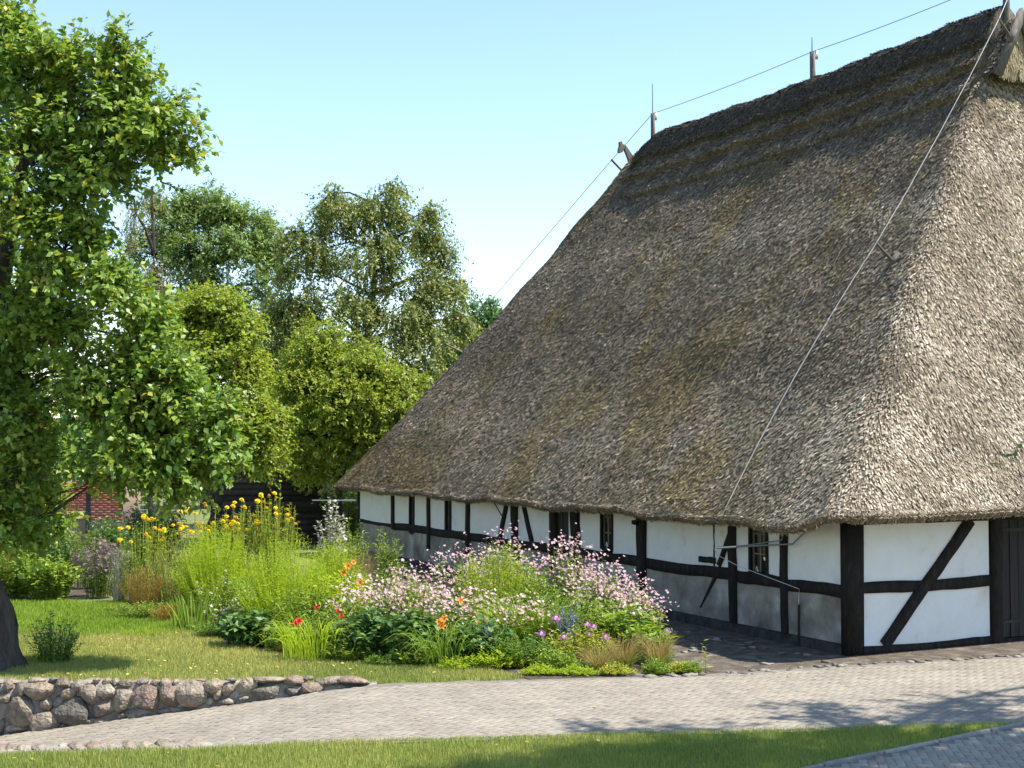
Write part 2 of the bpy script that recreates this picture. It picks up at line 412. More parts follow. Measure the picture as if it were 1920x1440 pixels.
def stone_mesh(w, h, d, seed, sub=2, lump=.16):
    bm = bmesh.new(); bmesh.ops.create_icosphere(bm, subdivisions=sub, radius=1)
    rs = np.random.default_rng(seed)
    cuts = [(Vector(rs.normal(size=3)).normalized(), rs.uniform(.50, .86)) for _ in range(9)]
    ph = rs.uniform(0, 9, 6)
    for v in bm.verts:
        c = v.co.normalized()
        r = 1.0
        for nn, dd in cuts:
            k = c.dot(nn)
            if k > 0: r = min(r, dd / max(k, .2))
        r = .22 + .78 * r
        r *= 1 + lump * .22 * (math.sin(c.x*3+ph[0]) + math.sin(c.y*4+ph[1]) + math.sin(c.z*3.6+ph[2])) / 2 + .03 * math.sin(c.x*11+ph[3]) * math.sin(c.z*12+ph[4])
        v.co = Vector((c.x * r * w / 2 * 1.27, c.y * r * d / 2 * 1.2, c.z * r * h / 2 * 1.27))
    me = bpy.data.meshes.new('stone'); bm.to_mesh(me); bm.free()
    me.materials.append(M['stone'])
    return me
STONES = [(40,1331,62,52),(81,1354,55,40),(139,1337,63,50),(193,1328,45,34),(78,1294,55,32),(39,1293,26,29),(10,1309,26,24),(130,1298,36,24),(167,1302,37,36),
 (201,1298,36,26),(231,1312,42,40),(275,1308,54,38),(318,1305,34,42),(360,1298,53,48),(84,1320,30,25),(109,1316,22,19),(108,1331,22,16),(119,1282,29,19),(145,1286,22,20),
 (238,1282,34,14),(265,1281,22,13),(288,1281,20,13),(306,1282,22,14),(197,1279,18,12),(178,1278,14,10),(213,1280,14,12),(327,1281,14,15),(262,1338,44,26),(230,1343,22,14),
 (312,1334,30,12),(30,1367,40,18),(4,1360,14,34),(183,1352,45,11),(67,1277,30,10),(14,1284,20,20),(400,1287,35,25),(408,1302,20,26),(392,1315,16,16),(427,1294,24,26),
 (459,1287,36,29),(501,1298,54,28),(425,1315,34,12),(457,1309,22,10),(582,1289,40,20),(548,1297,30,14),(500,1276,60,11),(550,1278,40,16),(617,1278,52,13),(662,1278,56,14),
 (432,1276,20,8),(578,1273,18,8),(97,1276,20,9),(374,1278,22,9),(340,1322,16,10),(20,1346,20,14),(118,1362,26,10)]
STONES += [(-24,1290,34,26),(-30,1322,44,36),(-26,1356,40,30),(-62,1292,36,28),(-72,1326,44,38),(-66,1364,46,32),(-104,1294,40,28),(-114,1330,40,36),(-108,1368,44,34),(-148,1296,42,30),(-154,1334,44,40),(-150,1376,44,36),(-190,1300,40,30),(-196,1340,42,40),(-192,1384,40,36),(-230,1304,38,30),(-236,1348,40,42),(-4,1388,30,18)]   # the wall goes on past the picture's edge
for i, (cx, cy, sw, sh) in enumerate(STONES):
    pt = at(cx, cy, 20.3); yw = float(y_back(pt.x)); pt = at(cx, cy, yw)
    k = yw / F_PX
    W_, H_ = sw * k, sh * k
    o = bpy.data.objects.new('stone', stone_mesh(W_, H_, min(.34, .55 * (W_ + H_) / 2 + .10), 100 + i, 3 if sw > 30 else 2)); COL.objects.link(o); o.parent = wall
    coping = cy < 1284 and sh < 17
    o.location = Vector((pt.x, yw + (.09 if coping else .03), pt.z)) - wall.location
    o.rotation_euler = (0, random.uniform(-.1, .1), 0)
# near kerb of stones along the ramp
kerb = empty('stone_edging', (-4.8, 16.1, 0), 'row of flat mortared stones edging the near lawn along the sunken path', 'edging')
xs = np.linspace(-9, -3.0, 60); V = []; F = []
for i, x in enumerate(xs):
    yw = float(y_front(x)); f = min(1, max(.06, (-3.0 - x) / .8)); zt = .005 + .012 * math.sin(x * 8) - .03 * (1 - f)
    V += [(x, yw - .03, -.15), (x, yw - .02, zt - .02), (x, yw + .05, zt), (x, yw + .17 * f + .05, zt), (x, yw + .22 * f + .05, zt - .05), (x, yw + .24 * f + .05, float(path_z(x)) - .15)]
    if i:
        for j in range(5): F.append((6*(i-1)+j, 6*i+j, 6*i+j+1, 6*(i-1)+j+1))
link('mortar', mesh_np('mortar', V, np.array(F), M['mortar'], smooth=True), kerb)
for i, (cx, cy, sw, sh) in enumerate([(18,1391,42,12),(43,1385,17,16),(66,1383,36,14),(103,1381,40,13),(140,1380,34,12),(172,1378,30,13),(205,1377,32,11),(235,1377,26,11),(262,1378,26,12),(290,1377,34,9),(325,1377,30,9),(352,1376,26,8),(385,1375,30,7),(-20,1393,36,12)]):
    pt = gnd(cx, cy, 0.0); k = pt.y / F_PX
    o = bpy.data.objects.new('stone', stone_mesh(sw * k * 1.05, .13, .30, 300 + i, 2)); COL.objects.link(o); o.parent = kerb
    o.location = Vector((pt.x, float(y_front(pt.x)) + .13, -.035)) - kerb.location; o.rotation_euler = (0, 0, .12)

# ------------------------------------------------------------------ the thatched farmhouse
L_H, W_H, OV = 22.7, 13.0, 0.78
Z_E, Z_R = 2.14, 12.05
house = empty('farmhouse', HP(0, 0, 0), 'long half timbered farmhouse with white panels under a huge thatched roof', 'house')
def wp(side, s, z, out):
    return HP(s, -out, z) if side == 'L' else HP(-out, s, z)
def beam(name, side, s0, z0, s1, z1, wd, proud=.035, back=.12, nseg=7, jit=.06, parent=None, mat='beam', taper=1.0):
    d = np.array([s1 - s0, z1 - z0]); ln = np.linalg.norm(d); d = d / ln; pn = np.array([-d[1], d[0]])
    V = []; F = []; ph = random.uniform(0, 9)
    for i in range(nseg + 1):
        f = i / nseg; c = np.array([s0, z0]) + d * ln * f + pn * wd * jit * math.sin(ph + f * 5)
        ww = wd * (1 + (taper - 1) * f)
        a = ww / 2 * (1 + random.uniform(-jit, jit) * 1.4); b = ww / 2 * (1 + random.uniform(-jit, jit) * 1.4)
        for sg, o in ((-a, -back), (b, -back), (b - .012, proud), (-a + .012, proud)):
            q = c + pn * sg; V.append(tuple(wp(side, q[0], q[1], o)))
        if i:
            for j in range(4): F.append((4*(i-1)+j, 4*(i-1)+(j+1)%4, 4*i+(j+1)%4, 4*i+j))
    F += [(0,1,2,3), (4*nseg+3, 4*nseg+2, 4*nseg+1, 4*nseg)]
    return link(name, mesh_np(name, V, np.array(F), M[mat]), parent or house)
def slab(name, side, s0, s1, z0, z1, o0, o1, mat, parent=None, bulge=0.0, kind=None):
    n1, n2 = max(2, int(abs(s1 - s0) / .35)), max(2, int((z1 - z0) / .35)); V = []; F = []
    ph = random.uniform(0, 9)
    for i in range(n1 + 1):
        for j in range(n2 + 1):
            a, b_ = i / n1, j / n2
            e = math.sin(math.pi * a) * math.sin(math.pi * b_)
            V.append(tuple(wp(side, s0 + (s1 - s0) * a, z0 + (z1 - z0) * b_, o1 + bulge * e * (.5 + .5 * math.sin(a * 7 + ph) * math.cos(b_ * 5 + ph)))))
    for i in range(n1):
        for j in range(n2):
            k = i * (n2 + 1) + j; F.append((k, k + 1, k + n2 + 2, k + n2 + 1))
    k = len(V)
    for a, b_ in ((s0, z0), (s1, z0), (s1, z1), (s0, z1)):
        V.append(tuple(wp(side, a, b_, o0)))
    c = [0, n1 * (n2 + 1), n1 * (n2 + 1) + n2, n2]
    F.append((k, k + 1, k + 2, k + 3))
    for i in range(4): F.append((k + i, k + (i + 1) % 4, c[(i + 1) % 4], c[i]))
    return link(name, mesh_np(name, V, np.array(F[:-4-1] + F[-5:]), M[mat], smooth=False), parent or house, kind)
def tl(px): kx = (px - 960) / F_PX; return (5.5 - 22.8 * kx) / (.4518 + .8921 * kx)
def sf(px): kx = (px - 960) / F_PX; return (5.5 - 22.8 * kx) / (.4518 * kx - .8921)
ZR0, ZR1, ZTOP = 0.93, 1.13, 2.55
def zl(px, py): return at(px, py, HP(tl(px), 0).y).z
def zf(px, py): return at(px, py, HP(0, sf(px)).y).z
# corner post
V, F = box_np((0,0,0),(1,1,1))
cp = []
for x, y, z in V:
    tz = z * 2.5; ww = .30 + .02 * math.sin(tz * 3)
    cp.append(tuple(HP(-.05 + y * .17, -.05 + x * (ww + .04), tz - .02)))
link('corner_post', mesh_np('corner_post', cp, F, M['beam']), house)
# left wall posts (pixel columns) -> upper + plinth panels between
posts = [(1470, .16, .12), (1374, .19, .12), (1204, .20, .12), (1079, .24, 0.5), (1037, .16, .5), (967, .20, .5), (878, .13, .5), (805, .12, .5), (738, .13, .9)]
wins = [(1421, 34, 990, 1078), (1137.5, 22, 962, 1030), (841, 11, 935, 1000), (773, 9, 930, 1000)]
edges = [.12] + [tl(q[0]) for q in posts] + [L_H]
def panel_run(e0, e1, wl):
    """white panels between e0 and e1 leaving openings"""
    cuts = [e0] + [c for wv in sorted(wl) for c in wv] + [e1]
    for a, b_ in zip(cuts[0::2], cuts[1::2]):
        if b_ - a > .05: slab('infill_panel', 'L', a, b_, 1.04, ZTOP, -.10, 0.0, 'plaster', bulge=.012)
winspan = [(tl(c + wd / 2), tl(c - wd / 2)) for c, wd, _, _ in wins]
doorgap = (tl(1066), tl(1040))
for e0, e1 in zip(edges[:-1], edges[1:]):
    wl = [wv for wv in winspan if wv[0] > e0 - .05 and wv[1] < e1 + .05]
    if e0 < doorgap[0] + .2 < e1 and e0 < doorgap[1] - .1 < e1: wl.append(doorgap)
    panel_run(e0, e1, wl)
    slab('plinth_panel', 'L', e0, e1, .16, 1.04, -.10, .006, 'plinth', bulge=.02)
    slab('plinth_foot', 'L', e0, e1, -.1, .158, -.10, .03 + random.uniform(0, .03), 'tar', bulge=.03)
for px, wd, zb in posts:
    tlen = (tl(px - 4) - tl(px + 4)) / 8
    s = tl(px)
    beam('post', 'L', s, zb + .02, s + random.uniform(-.03, .03), ZTOP, wd * (1.25 if s < 4 else 1.7), .045, parent=house, jit=.07, taper=1.05)
# rails
for e0, e1 in zip(edges[:-1], edges[1:]):
    if e0 > tl(740): continue
    beam('rail', 'L', e0 + .03, 1.02 + random.uniform(-.02, .02), e1 - .03, 1.02 + random.uniform(-.02, .02), .23, .028, jit=.07)
beam('rail', 'L', edges[-2], .99, L_H - .1, 1.05, .12, .012, jit=.12)
beam('wall_plate', 'L', .1, 2.36, L_H, 2.36, .20, .05, nseg=20, jit=.03)
beam('end_post', 'L', L_H - .05, 0, L_H - .05, ZTOP, .16, .04)
# braces of the left wall
beam('brace', 'L', tl(1372) + .05, zl(1372, 1003), tl(1347), zl(1347, 1060), .14, .036, jit=.05)
beam('brace', 'L', tl(1347), zl(1347, 1062) - .1, tl(1312), zl(1312, 1138), .12, .03, jit=.10, taper=.35)
beam('block', 'L', tl(1341), zl(1326, 1050), tl(1312), zl(1326, 1050) + .01, .13, .05)
beam('stud', 'L', tl(1338), 1.1, tl(1338), ZTOP, .05, .02, jit=.02)
beam('peg', 'L', tl(1200), zl(1198, 980), tl(1191), zl(1198, 980), .10, .10)
beam('brace', 'L', tl(958), ZTOP - .1, tl(938), 1.1, .20, .036)
beam('brace', 'L', tl(976), ZTOP - .1, tl(998), 1.1, .20, .036)
beam('brace', 'L', tl(925), zl(925, 940), tl(943), zl(943, 968), .05, .02, jit=.15)
# windows
for (c, wd, y0, y1), (a, b_) in zip(wins, winspan):
    z0 = zl(c, y1); z1 = min(ZTOP, zl(c, y0) + .25); fwd = .05 if a < 12 else .09
    wroot = empty('window', wp('L', (a + b_) / 2, z0, 0)); wroot.parent = house; wroot.location = wp('L', (a + b_) / 2, z0, 0) - house.location
    slab('pane', 'L', a, b_, z0, z1, -.10, -.055, 'glass', wroot)
    for s0, s1, q0, q1 in ((a - .02, a + fwd, z0, z1), (b_ - fwd, b_ + .02, z0, z1), (a + fwd + .002, b_ - fwd - .002, z0 - .03, z0 + fwd), (a + fwd + .002, b_ - fwd - .002, z1 - fwd, z1 + .02)):
        slab('window_frame', 'L', s0, s1, q0, q1, -.09, .022, 'beam', wroot)
    mid = (a + b_) / 2
    slab('window_bar', 'L', mid - .014, mid + .014, z0 + fwd, z1 - fwd, -.06, -.035, 'muntin', wroot)
    for f in (.34, .67):
        zz = z0 + (z1 - z0) * f; slab('window_bar', 'L', a + fwd, mid - .016, zz - .012, zz + .012, -.06, -.038, 'muntin', wroot)
        slab('window_bar', 'L', mid + .016, b_ - fwd, zz - .012, zz + .012, -.06, -.038, 'muntin', wroot)
    for s0, s1 in ((a + fwd, a + fwd + .025), (b_ - fwd - .025, b_ - fwd)):
        slab('sash', 'L', s0 + .001, s1 - .001, z0 + fwd, z1 - fwd, -.06, -.030, 'muntin', wroot)
# dark hatch between the two posts
n_pl = 6
for i in range(n_pl):
    a = doorgap[0] + (doorgap[1] - doorgap[0]) * i / n_pl; b_ = doorgap[0] + (doorgap[1] - doorgap[0]) * (i + 1) / n_pl
    slab('hatch_board', 'L', a + .006, b_ - .006, .9, ZTOP, -.10, -.03 + random.uniform(-.006, .006), 'door')
# front wall
S_D = sf(1866)
slab('infill_panel', 'F', .25, S_D - .2, 1.04, 2.3, -.10, 0.0, 'plaster', bulge=.015)
slab('infill_panel', 'F', .25, S_D - .2, .06, 1.04, -.10, 0.0, 'plaster', bulge=.015)
beam('sill_beam', 'F', .24, .03, S_D - .1, .03, .17, .05, nseg=12, jit=.06)
beam('rail', 'F', .24, 1.06, S_D - .12, 1.06, .21, .04, nseg=10, jit=.07)
beam('wall_plate', 'F', .0, 2.20, 13, 2.20, .22, .055, nseg=30, jit=.04)
beam('brace', 'F', sf(1648) + .05, .10, sf(1815), 2.14, .235, .048, nseg=10, jit=.05)
beam('door_post', 'F', S_D - .04, 0, S_D - .04, 2.3, .25, .06, jit=.03)
dw = 4.4
door = empty('door', wp('F', S_D + dw / 2, 0, 0)); door.parent = house; door.location = wp('F', S_D + dw / 2, 0, 0) - house.location
npk = 22
for i in range(npk):
    a = S_D + .10 + dw * i / npk; b_ = S_D + .10 + dw * (i + 1) / npk
    slab('plank', 'F', a + .005, b_ - .005, .06, 2.3, -.06, -.005 + random.uniform(-.006, .006), 'door', door)
for z in (.34, 1.93):
    slab('strap_hinge', 'F', S_D + .10, S_D + 1.9, z - .03, z + .03, -.004, .012, 'iron', door)
slab('threshold', 'F', S_D + .1, S_D + .1 + dw, -.1, .05, -.10, .03, 'beam')
beam('door_post', 'F', S_D + dw + .22, 0, S_D + dw + .22, 2.3, .25, .06, jit=.03)
slab('infill_panel', 'F', S_D + dw + .3, 12.9, .06, 2.3, -.10, 0.0, 'plaster', bulge=.015)
beam('rail', 'F', S_D + dw + .35, 1.06, 12.8, 1.06, .21, .04, nseg=10, jit=.07)
beam('sill_beam', 'F', S_D + dw + .35, .03, 12.8, .03, .17, .05, nseg=12, jit=.06)
# closing walls on the two hidden sides
q = [HP(L_H, 0), HP(L_H, W_H), HP(.1, W_H)]
V = []; F = []
for a, b_ in ((HP(L_H, .1), HP(L_H, W_H)), (HP(L_H, W_H), HP(.1, W_H))):
    k = len(V); V += [(a.x, a.y, -.1), (b_.x, b_.y, -.1), (b_.x, b_.y, 2.6), (a.x, a.y, 2.6)]; F.append((k, k+1, k+2, k+3))
link('rear_wall', mesh_np('rear_wall', V, np.array(F), M['plaster']), house)

# --- thatch : lofted rounded rectangles from eave to ridge
RISE = Z_R - Z_E
def D_side(h, a=1.20): 
    b_ = (RISE - a * (W_H / 2 + OV)) / (W_H / 2 + OV) ** 2
    return (-a + np.sqrt(a * a + 4 * b_ * RISE * h)) / (2 * b_)
def D_front(h): return (-2.0 + math.sqrt(4.0 + 4 * .13 * RISE * h)) / .26
NL, NC, NF, NR, NB = 130, 14, 44, 40, 34
def ring(h, zoff=None, inset=0.0):
    d = float(D_side(h)); df = D_front(h)
    vl, vr = -OV + d + inset, W_H + OV - d - inset
    ub = L_H + .75 - d * (6.6 / (W_H / 2 + OV)) - inset; uf = -.95 + df + inset
    hw = (vr - vl) / 2
    r = max(.0, min(.62 * (1 - h) + .12, hw * .98)); rb = max(.0, min(.9 * (1 - h) + .12, hw * .98))
    P = []
    for i in range(NL): P.append((ub - rb + (uf + r - ub + rb) * i / (NL - 1), vl, 0))
    for i in range(1, NC): a = math.pi / 2 * i / NC; P.append((uf + r - r * math.sin(a), vl + r - r * math.cos(a), 1))
    for i in range(NF): P.append((uf, vl + r + (vr - vl - 2 * r) * i / (NF - 1), 2))
    for i in range(1, NC): a = math.pi / 2 * i / NC; P.append((uf + r - r * math.cos(a), vr - r + r * math.sin(a), 3))
    for i in range(NR): P.append((uf + r + (ub - rb - uf - r) * i / (NR - 1), vr, 4))
    for i in range(1, NC): a = math.pi / 2 * i / NC; P.append((ub - rb + rb * math.sin(a), vr - rb + rb * math.cos(a), 5))
    for i in range(NB): P.append((ub, vr - rb + (vl - vr + 2 * rb) * i / (NB - 1), 6))
    for i in range(1, NC): a = math.pi / 2 * i / NC; P.append((ub - rb + rb * math.cos(a), vl + rb - rb * math.sin(a), 7))
    out = []
    for u, v, sd in P:
        # front eave sits a little higher; it dips just before the near corner
        fr = 1 / (1 + math.exp((u - .15 + .3 * max(0, .4 - v)) / .16)) 
        e = .24 * fr - .05 * math.exp(-((u - 1.1) / .9) ** 2) * (1 if v < 2 else 0)
        e += .03 * math.sin(u * 1.3 + v * .7) + .02 * math.sin(u * 3.1 + 2)
        sag = -.10 * math.sin(math.pi * min(max((u - 3.5) / 13.5, 0), 1)) * h ** 3
        out.append(tuple(HP(u, v, Z_E + RISE * h + e * (1 - h) ** 3 + sag + (zoff or 0))))
    return out
roof_rings = []
hs = np.concatenate([[0], np.linspace(.006, 1, 52)])
rows = [ring(0, .40, 1.05), ring(0, -.10, .10), ring(0, -.13, .0), ring(0, -.04, -.05)] + [ring(h) for h in hs]
NRW = len(rows[0]); RV = np.array(rows)                         # rows x ring x 3
# gentle unevenness of the thatch
top = RV[4:]
uu = top[..., 0] * E1[0] + top[..., 1] * E1[1]; vv = top[..., 0] * E2[0] + top[..., 1] * E2[1]
und = (vnoise(uu * .9 + 40, top[..., 2] * .8 + vv * .5, 1) - .5) * .13 + (vnoise(uu * 2.7 + 9, top[..., 2] * 1.9 + vv, 2) - .5) * .06
top[1:-1, :, 2] += und[1:-1]
F = []
for i in range(len(rows) - 1):
    for j in range(NRW):
        j2 = (j + 1) % NRW; F.append((i * NRW + j, i * NRW + j2, (i + 1) * NRW + j2, (i + 1) * NRW + j))
m, n, l, p = newmat('thatch')
g = n.new('ShaderNodeNewGeometry')
t = n.new('ShaderNodeTexNoise'); t.inputs['Scale'].default_value = 11; t.inputs['Detail'].default_value = 6; t.inputs['Roughness'].default_value = .75; l.new(g.outputs['Position'], t.inputs['Vector'])
r = ramp(n, [(.3, (.045,.036,.025)), (.5, (.095,.078,.057)), (.68, (.17,.142,.108)), (.85, (.27,.235,.185))]); l.new(t.outputs['Fac'], r.inputs[0])
l.new(r.outputs[0], p.inputs['Base Color']); p.inputs['Roughness'].default_value = .9; p.inputs['Specular IOR Level'].default_value = .15
t2 = n.new('ShaderNodeTexNoise'); t2.inputs['Scale'].default_value = 26; t2.inputs['Detail'].default_value = 5; l.new(g.outputs['Position'], t2.inputs['Vector'])
b = n.new('ShaderNodeBump'); b.inputs['Strength'].default_value = 1; b.inputs['Distance'].default_value = .03; l.new(t2.outputs['Fac'], b.inputs['Height']); l.new(b.outputs[0], p.inputs['Normal'])
M['thatch'] = m
# loose reed ends : colour per reed, with moss where it grows
m, n, l, p = newmat('reed_ends')
a = n.new('ShaderNodeAttribute'); a.attribute_name = 'rnd'; g = n.new('ShaderNodeNewGeometry')
r = ramp(n, [(0, (.066,.050,.031)), (.25, (.145,.113,.073)), (.5, (.24,.193,.132)), (.75, (.38,.315,.228)), (1, (.60,.52,.41))]); l.new(a.outputs['Fac'], r.inputs[0])
am = n.new('ShaderNodeAttribute'); am.attribute_name = 'moss'
mx = n.new('ShaderNodeMix'); mx.data_type = 'RGBA'; mx.blend_type = 'MULTIPLY'; l.new(am.outputs['Fac'], mx.inputs[0]); l.new(r.outputs[0], mx.inputs[6]); mx.inputs[7].default_value = (.86,.78,.30,1)
l.new(mx.outputs[2], p.inputs['Base Color']); p.inputs['Roughness'].default_value = .75; p.inputs['Specular IOR Level'].default_value = .25
M['reed'] = m
roof = link('roof', mesh_np('roof', RV.reshape(-1, 3), np.array(F), M['thatch'], smooth=True), house)
ROOF_BVH = BVHTree.FromPolygons([tuple(v) for v in RV.reshape(-1, 3)], [tuple(f) for f in F])
def roof_hit(px, py):
    loc, nn, _, _ = ROOF_BVH.ray_cast(Vector((0, 0, CAM_H)), ray(px, py).normalized())
    if nn is not None and nn.dot(ray(px, py)) > 0: nn = -nn
    return loc, nn

def reeds(G, cols, count, ln, wd, lift, jitter=.30):
    """slivers lying down the slope on grid G (rows up the slope x ring)"""
    a = G[:-1, :-1]; b_ = G[:-1, 1:]; c = G[1:, 1:]; d = G[1:, :-1]
    n_ = np.cross(b_ - a, d - a); area = np.linalg.norm(n_, axis=-1)
    area = area[:, cols]; 
    idx = rng.choice(area.size, count, p=(area / area.sum()).ravel())
    ri, ci = np.unravel_index(idx, area.shape); ci = np.asarray(cols)[ci]
    s = rng.random(count)[:, None]; t_ = rng.random(count)[:, None]
    A_, B_, C_, D_ = a[ri, ci], b_[ri, ci], c[ri, ci], d[ri, ci]
    P = (A_ * (1 - s) + B_ * s) * (1 - t_) + (D_ * (1 - s) + C_ * s) * t_
    N = norm(np.cross(B_ - A_, D_ - A_) + 1e-9); flip = (N[:, 2] < 0); N[flip] *= -1
    up = norm((D_ - A_) + (C_ - B_)); side = np.cross(N, up)
    # straight up the slope: drop the sideways part caused by the loft
    zup = np.array([0, 0, 1.0]) - N * N[:, 2:3]; up = norm(zup); side = np.cross(N, up)
    ang = rng.normal(0, jitter, count)[:, None]
    dr = up * np.cos(ang) + side * np.sin(ang); sd = np.cross(N, dr)
    L_ = (ln * rng.uniform(.55, 1.5, count))[:, None]; W_ = (wd * rng.uniform(.6, 1.5, count))[:, None]
    lf = (lift * rng.uniform(.3, 1.6, count))[:, None]
    roll = rng.normal(0, .22, count)[:, None]
    sd2 = sd * np.cos(roll) + N * np.sin(roll)
    p0 = P + dr * L_ * .55 - N * .015; p1 = P - dr * L_ * .45 + N * lf
    V = np.stack([p0 - sd2 * W_ * .35, p0 + sd2 * W_ * .35, p1 + sd2 * W_ * .5, p1 - sd2 * W_ * .5], axis=1).reshape(-1, 3)
    F_ = (np.arange(count)[:, None] * 4 + np.array([0, 1, 2, 3])[None])
    return V, F_, P
top = RV[4:]; vis = list(range(0, NL - 1 + NC + NF)) ; backc = list(range(NRW - NC - 6, NRW - 1))
V, F_, P = reeds(top, vis + backc, 330000, .125, .0195, .018, .17)
uu = P[:, 0] * E1[0] + P[:, 1] * E1[1]
sidef = np.clip(1 - (uu - (5.5 * E1[0] + 22.8 * E1[1]) - .55 - .20 * (P[:, 2] - 2)) / .7, 0, 1)   # reeds paler towards the gable end
rv = np.clip(.385 + sidef * .19 + rng.normal(0, .225, len(P)) + (vnoise(P[:, 0] * 1.3 + P[:, 1] * .6, P[:, 2] * 1.1, 5) - .5) * .32 + (vnoise(P[:, 0] * 5, P[:, 2] * 4 + P[:, 1] * 3, 6) - .5) * .22, 0, 1)
u_l = uu - (5.5 * E1[0] + 22.8 * E1[1])
ms = vnoise(u_l * .45 + 3, P[:, 2] * .4, 21) * .55 + vnoise(u_l * 1.5 - P[:, 2] * .5, P[:, 2] * .9, 22) * .35 + vnoise(u_l * 5, P[:, 2] * 2.2, 23) * .30
moss = np.clip((ms - .56) / .22, 0, 1) * (1 - sidef * .85) * rng.uniform(.25, .85, len(P))
rv = np.clip(rv - moss * .02, 0, 1)
link('reeds', mesh_np('reeds', V, F_, M['reed'], np.repeat(rv, 4), moss=np.repeat(moss, 4)), roof, 'stuff')
# shaggy eave edge
E_ = RV[2:6]
V, F_, P = reeds(E_, vis + backc, 30000, .11, .018, .018, .35)
link('eave_reeds', mesh_np('eave_reeds', V, F_, M['reed'], np.repeat(rng.normal(.45, .2, len(P)).clip(0, 1), 4)), roof, 'stuff')
# long stray straws
def stray(n_):
    G = top; ri = rng.integers(3, G.shape[0] - 8, n_); ci = rng.integers(0, NL + NC + NF - 4, n_)
    P = G[ri, ci]; Q = G[np.minimum(ri + 2, G.shape[0] - 1), ci]; up = norm(Q - P); sd = norm(np.cross(up, [0, 0, 1])); N = np.cross(sd, up); N[N[:, 2] < 0] *= -1
    ang = rng.normal(0, .25, n_)[:, None]; d = up * np.cos(ang) + sd * np.sin(ang); L_ = rng.uniform(.25, .8, n_)[:, None]; w_ = .006
    s2 = np.cross(d, N)
    a = P + N * .03 + d * L_; b_ = P + N * .06
    V = np.stack([a - s2 * w_, a + s2 * w_, b_ + s2 * w_, b_ - s2 * w_], 1).reshape(-1, 3)
    return V, np.arange(n_)[:, None] * 4 + np.arange(4)[None]
V, F_ = stray(110)
link('stray_straws', mesh_np('stray_straws', V, F_, M['straw']), roof, 'stuff')

# ridge cap in layered rolls
U0, U1 = 2.62, 16.7
prof = [(-1.04,-1.74),(-1.16,-1.58),(-1.04,-1.38),(-.72,-1.04),(-.84,-.92),(-.72,-.76),(-.47,-.52),(-.57,-.38),(-.46,-.20),(-.36,.02),(-.28,.20),(-.12,.33),(0,.36)]
prof = prof + [(-x, z) for x, z in prof[-2::-1]]
nu = 150; RC = []
for i in range(nu + 1):
    f = i / nu; u = U0 + (U1 - U0) * f; row = []
    sag = -.10 * math.sin(math.pi * min(max((u - 3.5) / 13.5, 0), 1))
    end = max(0, (u - 15.3) / 1.4); drop = -.42 * end ** 2
    for k, (x, z) in enumerate(prof):
        nz = .022 * math.sin(u * 2.3 + k * .5) + .018 * math.sin(u * 5.7 + k * .9) + .012 * math.sin(u * 13 + k)
        sc = 1 - .25 * end
        row.append(tuple(HP(u, W_H / 2 + x * sc * (1 + .5 * nz), Z_R + sag + drop + z * sc + nz * .9)))
    RC.append(row)
RC = np.array(RC); npf = len(prof); F = []
for i in range(nu):
    for j in range(npf - 1): F.append((i*npf+j, (i+1)*npf+j, (i+1)*npf+j+1, i*npf+j+1))
F.append
ends = [tuple(range(npf)), tuple(range(nu * npf + npf - 1, nu * npf - 1, -1))]
rc = link('ridge_cap', mesh_np('ridge_cap', RC.reshape(-1, 3), [np.array(F), np.array(ends)], M['thatch'], smooth=True), house)
GR = np.transpose(RC, (1, 0, 2))[:13]
M['heather'] = mat_leaf('ridge_heather', [(0, (.030,.026,.022)), (.5, (.075,.066,.052)), (.85, (.135,.12,.09)), (1, (.24,.215,.17))], 0, .85, .15)
V, F_, P = reeds(GR[:7], list(range(nu)), 24000, .13, .017, .024, .35)
link('roll_reeds', mesh_np('roll_reeds', V, F_, M['reed'], np.repeat((rng.normal(.36, .2, len(P)) + (vnoise(P[:, 0], P[:, 1], 8) - .5) * .3).clip(0, 1), 4)), rc, 'stuff')
V, F_, P = reeds(GR[6:], list(range(nu)), 24000, .14, .017, .026, .5)
link('ridge_reeds', mesh_np('ridge_reeds', V, F_, M['heather'], np.repeat(rng.normal(.45, .22, len(P)).clip(0, 1), 4)), rc, 'stuff')
# near gablet : short ridge piece, its face, the barge boards
V = []; F = []
for k, u in enumerate((2.3, 4.2)):
    for v, z in ((-.60, -1.12), (0, .02), (.60, -1.12)):
        V.append(tuple(HP(u, W_H / 2 + v, Z_R + z)))
F = [(0,3,4,1),(1,4,5,2),(0,1,2,0)]
gab = link('gablet', mesh_np('gablet', V, [np.array(F[:2]), np.array([(0,1,2)])], M['thatch']), house)
Gg = np.array([[HP(2.3 + 1.9 * i / 6, W_H / 2 - .63 + .63 * j / 6, Z_R - 1.14 + 1.18 * j / 6) for i in range(7)] for j in range(7)], dtype=float)
V, F_, P = reeds(Gg, list(range(6)), 2000, .16, .028, .04)
link('gablet_reeds', mesh_np('gablet_reeds', V, F_, M['reed'], np.repeat(rng.normal(.42, .2, len(P)).clip(0, 1), 4)), gab, 'stuff')
Gf = np.array([[HP(2.28, W_H / 2 + (i / 6 * 2 - 1) * .60 * (1 - j / 6 * .97), Z_R - 1.14 + 1.1 * j / 6) for i in range(7)] for j in range(7)], dtype=float)
V, F_, P = reeds(Gf, list(range(6)), 2600, .30, .012, .02, .12)
link('gablet_straw', mesh_np('gablet_straw', V, F_, M['straw']), gab, 'stuff')
